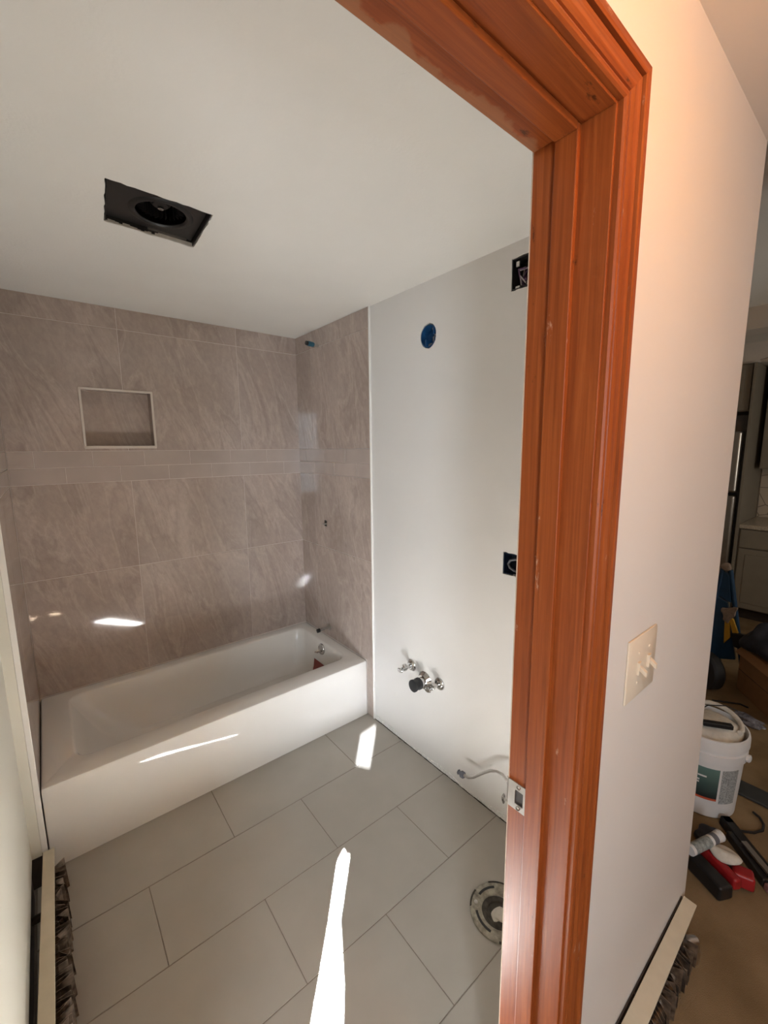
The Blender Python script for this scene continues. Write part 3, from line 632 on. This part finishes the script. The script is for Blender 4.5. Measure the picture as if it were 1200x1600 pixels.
fc = (-0.312, -1.899)
t = thing('toilet_flange', (fc[0], fc[1], 0.0), 'grimy round toilet flange ring set in the floor tiles', 'toilet flange')
B().lathe([(0.098, 0.0), (0.098, 0.006), (0.093, 0.009), (0.066, 0.009), (0.060, 0.006), (0.056, 0.001)], (fc[0], fc[1], 0.0), (0, 0, 1), 48, False, False).build('ring', 'flange', t, smooth=True)
B().lathe([(0.060, 0.0008), (0.058, 0.004), (0.052, 0.006), (0.040, 0.006), (0.037, 0.002)], (fc[0]-0.008, fc[1]-0.002, 0.0), (0, 0, 1), 40, True, True).build('wax_seal', 'grime_shade', t, smooth=True)
B().blob((fc[0]-0.012, fc[1]-0.002, 0.004), (0.024, 0.022, 0.010), 4, 0.25, 3, flat=0.001).build('plug', 'ragw', t, smooth=True)
def arc(r0, r1, a0, a1, z, h, n=10):
    lo = []
    for i in range(n+1):
        a = math.radians(a0+(a1-a0)*i/n); ca, sa = math.cos(a), math.sin(a)
        lo.append([(fc[0]+r*ca, fc[1]+r*sa, zz) for r, zz in ((r0, z), (r1, z), (r1, z+h), (r0, z+h))])
    return B().loft(lo)
for a0, a1 in ((140, 195), (50, 98), (250, 290), (330, 370)): arc(0.074, 0.082, a0, a1, 0.0085, 0.0012).build('slot', 'black', t)
for a0, a1 in ((95, 130), (215, 250), (20, 60)): arc(0.094, 0.0995, a0, a1, 0.0055, 0.0035).build('broken_edge', 'grime_shade', t)
for a in (120, 238, 310): B().lathe([(0.007, 0), (0.006, 0.003), (0.002, 0.004)], (fc[0]+0.080*math.cos(math.radians(a)), fc[1]+0.080*math.sin(math.radians(a)), 0.0085), (0, 0, 1), 12).build('screw', 'steel', t, smooth=True)

# ------------------------------------------------------------------ exhaust fan in the ceiling
t = thing('exhaust_fan', (-1.02, -1.055, H), 'black open exhaust fan housing in the ceiling without its grille', 'exhaust fan')
def lerpq(a, b_): # bilinear in the hole's quad, inset
    q = FANQ
    return (q[0][0]*(1-a)*(1-b_)+q[1][0]*a*(1-b_)+q[2][0]*a*b_+q[3][0]*(1-a)*b_, q[0][1]*(1-a)*(1-b_)+q[1][1]*a*(1-b_)+q[2][1]*a*b_+q[3][1]*(1-a)*b_)
hb = B(); e0, e1 = 0.012, 0.988; i0, i1 = 0.02, 0.98
O = [lerpq(*ab) for ab in ((e0,e0),(e1,e0),(e1,e1),(e0,e1))]; I = [lerpq(*ab) for ab in ((i0,i0),(i1,i0),(i1,i1),(i0,i1))]
for k in range(4):
    k2 = (k+1) % 4
    hb.loft([[(O[k][0], O[k][1], z), (O[k2][0], O[k2][1], z), (I[k2][0], I[k2][1], z), (I[k][0], I[k][1], z)] for z in (H+0.001, H+0.20)])
hb.box(-1.17, -0.87, -1.19, -0.915, H+0.20, H+0.203)
hb.build('housing', 'blackm', t)
FCX, FCY = -1.003, -1.052
pb = B().panel([lerpq(0.03, 0.03), lerpq(0.97, 0.03), lerpq(0.97, 0.97), lerpq(0.03, 0.97)], [ell(FCX, FCY, 0.071, 0.071, 40)], ZF(H+0.017), 0.003); pb.build('blower_plate', 'black', t)
B().lathe([(0.071, 0.0), (0.075, -0.004), (0.086, -0.004), (0.092, 0.0)], (FCX, FCY, H+0.017), (0, 0, 1), 44, False, False).build('inlet_ring', 'black', t, smooth=True)
wb_ = B()
for k in range(28):
    a = 2*math.pi*k/28; c_, s_ = math.cos(a), math.sin(a)
    wb_.obox((FCX+0.058*c_, FCY+0.058*s_, H+0.075), Vector((c_, s_, 0))*0.009+Vector((-s_, c_, 0))*0.004, Vector((-s_, c_, 0))*0.0006, (0, 0, 0.045))
wb_.lathe([(0.02, 0.0), (0.068, 0.0), (0.068, 0.003), (0.02, 0.003)], (FCX, FCY, H+0.135), (0, 0, 1), 36)
wb_.build('blower_wheel', 'black', t)
B().lathe([(0.03, 0.10), (0.03, 0.030), (0.022, 0.022), (0.0, 0.020)], (FCX, FCY, H+0.018), (0, 0, 1), 24).build('motor_hub', 'blackm', t, smooth=True)
B().lathe([(0.009, 0.03), (0.009, 0.012), (0.005, 0.010)], (FCX, FCY, H+0.018), (0, 0, 1), 16).build('hub_nut', 'chrome', t, smooth=True)
# torn paper edge of the cut-out
te = B(); rn = random.Random(21)
for k in range(26):
    a = k/26; p, q = lerpq(a, 0.985), lerpq(a+1/26, 0.985); hgt = rn.uniform(0.002, 0.011) if a < 0.55 else 0.012
    te.loft([[(p[0], p[1], H-0.0005), (q[0], q[1], H-0.0005), (q[0], q[1]-0.0025, H-0.0005), (p[0], p[1]-0.0025, H-0.0005)], [(p[0], p[1], H+hgt), (q[0], q[1], H+hgt), (q[0], q[1]-0.0015, H+hgt), (p[0], p[1]-0.0015, H+hgt)]])
te.build('cut_drywall_edge', 'ragw', ce)
B().box(-1.02, -0.90, -0.9355, -0.932, H+0.012, H+0.018).build('mounting_lip', 'steel', t)

# ------------------------------------------------------------------ baseboard heaters
def fins_mesh(n, f, seed):
    b = B(); rn = random.Random(seed)
    for k in range(n): f(b, k/n, rn)
    return b
t = thing('baseboard_heater', (-1.505, -1.4, 0.0), 'stripped baseboard heater with bare fins along the left bathroom wall', 'baseboard heater')
B().box(-1.557, -1.545, -2.10, -0.83, 0.0, 0.15).build('back_panel', 'darkgap', t)
def cvr(y): return -1.506+(y+0.84)*0.024, -1.474+(y+0.84)*0.018
a0, a1 = cvr(-0.84), cvr(-2.02)
cv = B().loft([[(a[0], y, 0.163), (a[1], y, 0.163), (a[1], y, 0.170), (a[0], y, 0.172)] for a, y in ((a0, -0.84), (a1, -2.02))]); cv.build('top_cover', 'heater', t, bevel=0.0015)
for y in (-1.0, -1.5, -1.95): B().box(-1.546, -1.495, y-0.002, y+0.002, 0.06, 0.09).build('bracket', 'grime_shade', t)
for y in (-1.0, -1.5, -1.95): B().box(-1.500, -1.496, y-0.002, y+0.002, 0.07, 0.165).build('bracket_arm', 'grime_shade', t)
B().tube([(-1.482, -0.84, 0.085), (-1.482, -2.05, 0.085)], 0.011, 12).build('pipe', 'darkgap', t, smooth=True)
def lf(b, q, rn):
    y = -0.89-q*1.15; w_ = rn.uniform(0.022, 0.035); dy = rn.uniform(-0.022, 0.022); dz = rn.uniform(-0.008, 0.008); s2 = rn.uniform(-0.018, 0.018)
    b.loft([[(-1.512, y, 0.045), (-1.512, y+0.0012, 0.045), (-1.512, y+0.0012, 0.130), (-1.512, y, 0.130)], [(-1.478, y+dy*0.2, 0.043), (-1.478, y+dy*0.2+0.0012, 0.043), (-1.478, y+dy*0.3+0.0012, 0.132), (-1.478, y+dy*0.3, 0.132)],
            [(-1.478+w_, y+dy, 0.045+dz), (-1.478+w_, y+dy+0.0012, 0.045+dz), (-1.478+w_*0.92, y+dy+s2+0.0012, 0.128+dz), (-1.478+w_*0.92, y+dy+s2, 0.128+dz)]])
o = fins_mesh(84, lf, 5).build('fins', 'fin', t); o['kind'] = 'stuff'; o['label'] = 'bent dusty metal fins'
for y in (-1.2, -1.8): B().box(-1.52, -1.465, y-0.003, y+0.003, 0.0, 0.08).build('foot', 'darkgap', t)

t = thing('baseboard_heater', (-0.3, -2.335, 0.0), 'stripped baseboard heater with bare fins under the hall light switch', 'baseboard heater')
B().box(-0.63, 0.075, YH-0.004, YH-0.0005, 0.0, 0.150).build('back_panel', 'darkgap', t)
B().loft([[(x, y0, 0.147), (x, y1, 0.147), (x, y1, 0.153), (x, y0, 0.155)] for x, y0, y1 in ((0.077, -2.3085, -2.3435), (-0.63, -2.3135, -2.361))]).build('top_cover', 'heater', t, bevel=0.0015)
for x in (0.0, -0.3, -0.6): B().box(x-0.004, x+0.004, -2.320, YH-0.003, 0.135, 0.1475).build('bracket', 'darkgap', t)
B().tube([(-0.63, -2.342, 0.08), (-0.03, -2.342, 0.08), (0.012, -2.345, 0.08), (0.030, -2.355, 0.075), (0.036, -2.358, 0.05), (0.036, -2.358, 0.0)], 0.014, 12).build('pipe', 'steel', t, smooth=True)
def hf(b, q, rn):
    x = -0.03-q*0.58; w_ = rn.uniform(0.024, 0.034); dx = rn.uniform(-0.018, 0.018); dz = rn.uniform(-0.008, 0.008)
    b.loft([[(x, -2.312, 0.04), (x+0.0012, -2.312, 0.04), (x+0.0012, -2.312, 0.115), (x, -2.312, 0.115)], [(x+dx*0.2, -2.342, 0.038), (x+dx*0.2+0.0012, -2.342, 0.038), (x+dx*0.2+0.0012, -2.342, 0.118), (x+dx*0.2, -2.342, 0.118)],
            [(x+dx, -2.342-w_, 0.04+dz), (x+dx+0.0012, -2.342-w_, 0.04+dz), (x+dx*1.5+0.0012, -2.342-w_, 0.112+dz), (x+dx*1.5, -2.342-w_, 0.112+dz)]])
o = fins_mesh(44, hf, 6).build('fins', 'fin', t); o['kind'] = 'stuff'; o['label'] = 'bent dusty metal fins'
B().box(-0.36, -0.354, -2.36, -2.315, 0.0, 0.08).build('foot', 'darkgap', t)

# ------------------------------------------------------------------ light switch
t = thing('light_switch', (-0.449, YH, 1.122), 'almond double toggle light switch plate on the hall wall', 'light switch')
pp = B(); sx0, sx1, sz0, sz1 = -0.521, -0.379, 1.056, 1.190
pp.loft([rect(sx0, sx1, sz0, sz1) and [(u, y, v) for u, v in rect(sx0+i, sx1-i, sz0+i, sz1-i)] for y, i in ((YH-0.0002, 0.0), (YH-0.0035, 0.0), (YH-0.0065, 0.006))])
pp.build('plate', 'almond', t, bevel=0.0012)
for x in (-0.4755, -0.4245):
    tg = B().obox((x, YH-0.0085, 1.124), (0.0062, 0, 0), (0, 0.0025, 0), (0, 0, 0.0135)).build('toggle', 'almond', t, bevel=0.0008)
    B().loft([[(x+a, y, z+c) for a, c in ((-0.0045, -0.005), (0.0045, -0.005), (0.0045, 0.005), (-0.0045, 0.005))] for y, z in ((YH-0.010, 1.126), (YH-0.0235, 1.116))]).build('lever', 'almond', tg, bevel=0.0008)
    for z in (1.124+0.032, 1.124-0.032): B().lathe([(0.0036, 0), (0.003, 0.0014), (0.0008, 0.0018)], (x, YH-0.0064, z), (0, -1, 0), 12).build('screw', 'almond', t, smooth=True)

# ------------------------------------------------------------------ floor items beyond the hall corner
o = B().box(0.935, 1.04, -3.9, -1.2, 0.0, 0.012).build('threshold_strip', 'threshold', bevel=0.004)
tag(o, 'dark flat threshold strip across the carpet behind the bucket', 'threshold')
bc = (0.795, -2.172)
t = thing('bucket', (bc[0], bc[1], 0.0), 'white plastic bucket with green and black label near the hall corner', 'bucket')
B().lathe([(0.122, 0.001), (0.126, 0.006), (0.138, 0.262), (0.147, 0.264), (0.147, 0.300), (0.141, 0.303), (0.141, 0.316), (0.150, 0.320), (0.150, 0.352), (0.147, 0.366), (0.141, 0.368), (0.138, 0.360), (0.120, 0.012)], (bc[0], bc[1], 0), (0, 0, 1), 56, True, True).build('body', 'bucket', t, smooth=True)
def lab(a0, a1, z0, z1, name, m, e=0.001):
    b = B(); lo = []
    for i in range(13):
        a = math.radians(a0+(a1-a0)*i/12); c_, s_ = math.cos(a), math.sin(a)
        r0, r1 = 0.126+0.012*(z0-0.006)/0.256+e, 0.126+0.012*(z1-0.006)/0.256+e
        lo.append([(bc[0]+r*c_, bc[1]+r*s_, z) for r, z in ((r0, z0), (r1, z1), (r1-0.002, z1), (r0-0.002, z0))])
    return b.loft(lo).build(name, m, t, smooth=True)
l1 = lab(150, 218, 0.085, 0.235, 'label', 'blabel'); l1['label'] = 'dark green label with orange stripe'
lab(222, 252, 0.075, 0.235, 'fine_print', 'blabel2')
# pale unreadable lines of print on the green label
for k, (aa, zz, wd) in enumerate(((196, 0.193, 9), (186, 0.172, 10), (187, 0.160, 7))): lab(aa-wd, aa+wd*0.4, zz-0.0035, zz+0.0035, 'print_line', 'bucket', 0.0018)
for a in (265, 85):
    a = math.radians(a); B().lathe([(0.016, 0), (0.016, 0.010), (0.010, 0.014)], (bc[0]+0.147*math.cos(a), bc[1]+0.147*math.sin(a), 0.285), (math.cos(a), math.sin(a), 0), 16).build('handle_lug', 'bucket', t, smooth=True)
o = B().blob((bc[0]+0.01, bc[1]-0.005, 0.335), (0.112, 0.112, 0.050), 8, 0.22, 4).build('rag_bundle', 'ragw', smooth=True, origin=(bc[0], bc[1], 0.30)); tag(o, 'off white rags heaped inside the bucket', 'rag')
hp = []
for i in range(15):
    a = math.radians(-100+200*i/14); hp.append((bc[0]+0.02+0.105*math.cos(a), bc[1]+0.110*math.sin(a)-0.005, 0.384+0.012*math.cos(a*2)))
o = B().tube(hp, 0.010, 10).build('corrugated_hose', 'ragw', smooth=True, origin=(bc[0], bc[1], 0.37)); tag(o, 'ribbed pale hose coiled on the rags in the bucket', 'hose')
o = B().obox((bc[0]-0.045, bc[1]-0.045, 0.395), (0.030, -0.045, 0.0), (0.010, 0.007, 0.0), (0, 0, 0.010)).build('putty_knife', 'black', bevel=0.004); tag(o, 'black tool handle sticking out of the bucket', 'tool')
o = B().tube([(bc[0]-0.02, bc[1]+0.04, 0.40), (bc[0]+0.03, bc[1]+0.01, 0.425), (bc[0]+0.09, bc[1]-0.04, 0.423), (bc[0]+0.11, bc[1]-0.08, 0.41)], 0.0025, 8).build('cable_tie', 'black', smooth=True); tag(o, 'thin black wire arching over the bucket rags', 'wire')

o = B().blob((1.63, -2.19, 0.012), (0.05, 0.085, 0.016), 5, 0.5, 3, flat=0.001).build('plastic_wrapper', 'film', smooth=False, origin=(1.63, -2.19, 0)); tag(o, 'crinkled clear plastic wrapper on the carpet by the cardboard box', 'wrapper')
o = B().tube([(0.66, -2.30, 0.006), (0.70, -2.335, 0.006), (0.735, -2.375, 0.006), (0.775, -2.395, 0.006), (0.815, -2.392, 0.006), (0.845, -2.375, 0.006), (0.86, -2.35, 0.006)], 0.005, 8).build('extension_cord', 'black', smooth=True); tag(o, 'thin dark cord curling on the carpet beside the bucket', 'cord')
o = B().tube([(1.72, -2.00, 0.005), (1.76, -2.06, 0.005), (1.80, -2.12, 0.005), (1.79, -2.16, 0.005)], 0.005, 8).build('extension_cord', 'black', smooth=True); tag(o, 'thin dark cord on the carpet in front of the cardboard box', 'cord')

# power tool (red and black), rag, tube and bar clamp
t = thing('power_tool', (0.40, -2.33, 0.0), 'red and black power tool lying on the carpet at the wall corner', 'power tool')
def bar(a, b_, w_, h, z0, z1=None):
    a, b_ = Vector((*a, 0)), Vector((*b_, 0)); d = (b_-a); n = Vector((-d.y, d.x, 0)).normalized()*w_
    z1 = z1 if z1 is not None else z0
    return B().loft([[a-n+Vector((0,0,z0)), a+n+Vector((0,0,z0)), a+n*0.85+Vector((0,0,z0+h)), a-n*0.85+Vector((0,0,z0+h))], [b_-n+Vector((0,0,z1)), b_+n+Vector((0,0,z1)), b_+n*0.85+Vector((0,0,z1+h)), b_-n*0.85+Vector((0,0,z1+h))]])
bar((0.385, -2.262), (0.325, -2.375), 0.032, 0.055, 0.001).build('battery', 'black', t, bevel=0.010)
bar((0.455, -2.265), (0.375, -2.395), 0.018, 0.045, 0.022).build('body', 'red', t, bevel=0.010)
bar((0.425, -2.365), (0.445, -2.425), 0.030, 0.050, 0.012).build('motor_housing', 'red', t, bevel=0.010)
bar((0.47, -2.30), (0.445, -2.40), 0.022, 0.040, 0.001).build('grip', 'black', t, bevel=0.008)
o = B().blob((0.438, -2.338, 0.083), (0.034, 0.042, 0.018), 9, 0.3, 3, flat=0.0675).build('work_glove', 'ragw', smooth=True, origin=(0.438, -2.338, 0.068)); tag(o, 'crumpled white rag on top of the red tool', 'rag')
t = thing('caulk_tube', (0.42, -2.288, 0.08), 'grey labelled caulk tube with white end lying across the red tool', 'caulk tube')
A_, Z_ = Vector((0.335, -2.258, 0.100)), Vector((0.490, -2.309, 0.100)); dd = (Z_-A_)
B().tube([A_, Z_], 0.0185, 24).build('tube', 'bucket', t, smooth=True)
B().tube([A_+dd*0.08, A_+dd*0.62], 0.0190, 24).build('label', 'tubelab', t, smooth=True)
B().tube([A_+dd*0.70, A_+dd*0.84], 0.0189, 24).build('barcode', 'wire_grey', t, smooth=True)
B().tube([Z_-dd*0.04, Z_+dd*0.03], 0.0200, 24).build('end_cap', 'bucket', t, smooth=True)
t = thing('bar_clamp', (0.58, -2.37, 0.0), 'long black and grey tool with a flat bar lying on the carpet', 'tool')
bar((0.70, -2.285), (0.53, -2.455), 0.022, 0.04, 0.001).build('rail', 'black', t, bevel=0.006)
bar((0.60, -2.365), (0.505, -2.465), 0.012, 0.010, 0.041).build('flat_bar', 'steel', t, bevel=0.002)
bar((0.635, -2.315), (0.49, -2.452), 0.014, 0.034, 0.001).build('handle', 'blackm', t, bevel=0.006)
bar((0.489, -2.453), (0.472, -2.469), 0.013, 0.026, 0.002).build('end_cap', 'pink', t, bevel=0.006)
bar((0.700, -2.285), (0.672, -2.313), 0.022, 0.04, 0.001).build('jaw', 'rubber', t, bevel=0.006)
o = B().blob((0.565, -2.262, 0.018), (0.045, 0.035, 0.018), 14, 0.35, 3, flat=0.001).build('dark_cloth', 'navy', smooth=True, origin=(0.565, -2.262, 0)); tag(o, 'dark crumpled cloth behind the caulk tube', 'cloth')

# cardboard box, bag, hand truck
t = thing('cardboard_box', (1.98, -2.30, 0.0), 'brown cardboard box on the carpet at the right edge', 'box')
ux, uy = Vector((-0.787, -0.617, 0)), Vector((0.617, -0.787, 0)); c0 = Vector((2.02, -2.055, 0))
cc = c0+ux*0.21+uy*0.16
B().obox(cc+Vector((0, 0, 0.146)), ux*0.21, uy*0.16, (0, 0, 0.145)).build('carton', 'card', t, bevel=0.003)
B().obox(cc-uy*0.1605+Vector((0, 0, 0.135)), ux*0.205, uy*0.0006, (0, 0, 0.0015)).build('fold_seam', 'darkgap', t)
B().obox(cc-uy*0.175+Vector((0, 0, 0.268))-ux*0.02, ux*0.185, uy*0.016+Vector((0, 0, 0.018)), Vector((0, 0, 0.0015))).build('flap', 'card', t)
o = B().blob((1.98, -2.23, 0.385), (0.15, 0.14, 0.10), 16, 0.25, 4, flat=0.293).build('duffel_bag', 'navy', smooth=True, origin=(1.98, -2.23, 0.293)); tag(o, 'dark navy bag slumped on top of the cardboard box', 'bag')
t = thing('hand_truck', (2.12, -1.95, 0.0), 'blue metal hand truck frame standing behind the wall corner', 'hand truck')
def slab(pts, x, th): return B().panel(pts, [], XF(x), th)
slab([(-1.875, 0.57), (-1.965, 0.53), (-1.937, 0.72), (-1.893, 0.74)], 2.10, 0.03).build('upper_panel', 'hblue', t, bevel=0.004)
slab([(-1.86, 0.10), (-2.02, 0.15), (-1.945, 0.53), (-1.87, 0.57)], 2.10, 0.03).build('lower_panel', 'hblue', t, bevel=0.004)
B().tube([(2.11, -1.84, 0.12), (2.11, -1.90, 0.75)], 0.014, 10).build('rail', 'hblue', t, smooth=True)
B().tube([(2.115, -2.055, 0.12), (2.115, -1.94, 0.75)], 0.014, 10).build('rail', 'hblue', t, smooth=True)
B().blob((2.11, -1.915, 0.765), (0.025, 0.032, 0.028), 2, 0.15, 2).build('grip', 'ragb', t, smooth=True)
B().tube([(1.90, -1.93, 0.10), (2.14, -1.93, 0.10)], 0.012, 10).build('axle', 'darkgap', t, smooth=True)
B().lathe([(0.05, -0.028), (0.105, -0.034), (0.118, -0.02), (0.118, 0.02), (0.105, 0.034), (0.05, 0.028)], (1.88, -1.93, 0.119), (0.75, -0.66, 0), 30).build('wheel', 'rubber', t, smooth=True)
o = slab(jag([(-1.925, 0.49), (-2.005, 0.515), (-1.995, 0.455), (-1.968, 0.40), (-1.94, 0.42)], 4, 0.006, 6), 2.060, 0.034).build('hanging_rag', 'ragb', bevel=0.004); tag(o, 'brown rag hanging over the blue hand truck', 'rag')
t = thing('yellow_tool', (2.06, -1.98, 0.24), 'yellow and black tool hanging on the blue hand truck', 'tool')
slab([(-1.945, 0.43), (-1.97, 0.44), (-1.985, 0.30), (-1.955, 0.25)], 2.075, 0.024).build('left_arm', 'yellow', t, bevel=0.004)
slab([(-1.965, 0.44), (-1.99, 0.43), (-2.035, 0.31), (-2.005, 0.29)], 2.078, 0.021).build('right_arm', 'yellow', t, bevel=0.004)
slab([(-1.99, 0.34), (-2.06, 0.35), (-2.07, 0.245), (-2.01, 0.25)], 2.060, 0.039).build('pouch', 'black', t, bevel=0.006)

# ------------------------------------------------------------------ kitchen at the end of the room
FX = 3.45
t = thing('refrigerator', (3.74, -1.25, 0.0), 'stainless steel refrigerator at the end of the far room', 'refrigerator')
B().box(3.44, 4.05, -1.685, -0.80, 0.02, 1.69).build('cabinet', 'black', t, bevel=0.005)
B().box(3.36, 3.44, -1.672, -0.80, 1.152, 1.69).build('freezer_door', 'stain', t, bevel=0.02, seg=4)
B().box(3.36, 3.44, -1.672, -0.80, 0.06, 1.128).build('fridge_door', 'stain', t, bevel=0.02, seg=4)
o = B().box(3.40, 4.05, -1.712, -1.692, 0.0, 2.26).build('tall_panel', 'cab', bevel=0.002); tag(o, 'taupe full height panel beside the refrigerator', 'panel')
t = thing('wall_cabinet', (3.75, -1.25, 1.86), 'taupe cabinet above the refrigerator', 'cabinet')
B().box(FX, 4.05, -1.690, -0.80, 1.86, 2.26).build('carcass', 'cab', t)
for y0, y1 in ((-1.68, -1.25), (-1.24, -0.81)):
    d = B().box(FX-0.02, FX, y0, y1, 1.87, 2.25).build('door', 'cab', t, bevel=0.003); B().box(FX-0.024, FX-0.018, y0+0.05, y1-0.05, 1.92, 2.20).build('raised_panel', 'cab', d, bevel=0.002)
t = thing('wall_cabinet', (3.9, -2.2, 1.355), 'taupe upper cabinet above the kitchen counter', 'cabinet')
B().box(3.72, 4.05, -2.70, -1.750, 1.355, 2.26).build('carcass', 'cab', t)
for y0, y1 in ((-2.22, -1.755), (-2.69, -2.23)):
    d = B().box(3.70, 3.72, y0, y1, 1.36, 2.25).build('door', 'cab', t, bevel=0.003); B().box(3.697, 3.702, y0+0.055, y1-0.055, 1.42, 2.19).build('raised_panel', 'cab', d, bevel=0.002)
t = thing('base_cabinet', (3.75, -2.2, 0.0), 'taupe base cabinet with drawer under the kitchen counter', 'cabinet')
B().box(FX, 4.05, -2.70, -1.714, 0.10, 0.835).build('carcass', 'cab', t)
B().box(FX+0.05, 4.05, -2.70, -1.714, 0.0, 0.10).build('toe_kick', 'darkgap', t)
for y0, y1 in ((-2.20, -1.725), (-2.69, -2.21)):
    B().box(FX-0.02, FX, y0, y1, 0.665, 0.825).build('drawer', 'cab', t, bevel=0.003)
    d = B().box(FX-0.02, FX, y0, y1, 0.11, 0.655).build('door', 'cab', t, bevel=0.003); B().box(FX-0.024, FX-0.018, y0+0.05, y1-0.05, 0.16, 0.605).build('raised_panel', 'cab', d, bevel=0.002)
o = B().box(FX-0.03, 4.05, -2.70, -1.713, 0.836, 0.872).build('countertop', 'counter', bevel=0.004); tag(o, 'pale speckled kitchen countertop on the base cabinet', 'countertop')
o = B().box(4.045, 4.06, -2.70, -1.72, 0.873, 1.354).build('backsplash', 'vein'); tag(o, 'pale backsplash with dark branching veins over the counter', 'backsplash')
o = B().box(3.50, 4.05, -2.70, -0.80, 2.27, 2.44).build('trim_2', 'hallpaint'); struct(o, 'soffit above the kitchen cabinets', 'soffit')
t = thing('ceiling_fan', (2.75, -2.55, 2.2), 'ceiling fan with one pale blade tip crossing the dark upper cabinets', 'ceiling fan')
B().tube([(2.75, -2.55, 2.44), (2.75, -2.55, 2.23)], 0.012, 12).build('rod', 'fan', t, smooth=True)
B().lathe([(0.05, 0.05), (0.09, 0.03), (0.09, -0.03), (0.05, -0.05)], (2.75, -2.55, 2.20), (0, 0, 1), 24).build('motor', 'fan', t, smooth=True)
for k in range(4):
    a = math.radians(90+90*k); d_ = Vector((math.cos(a), math.sin(a), -0.03)); n_ = Vector((-math.sin(a), math.cos(a), 0))
    hc = Vector((2.75, -2.55, 2.19))
    B().loft([[hc+d_*r+n_*s_*w_+Vector((0, 0, zz+0.2*s_*w_)) for s_, zz in ((-1, 0), (1, 0), (1, 0.006), (-1, 0.006))] for r, w_ in ((0.08, 0.03), (0.2, 0.055), (0.62, 0.05), (0.70, 0.02))]).build('blade', 'fan', t, bevel=0.001)
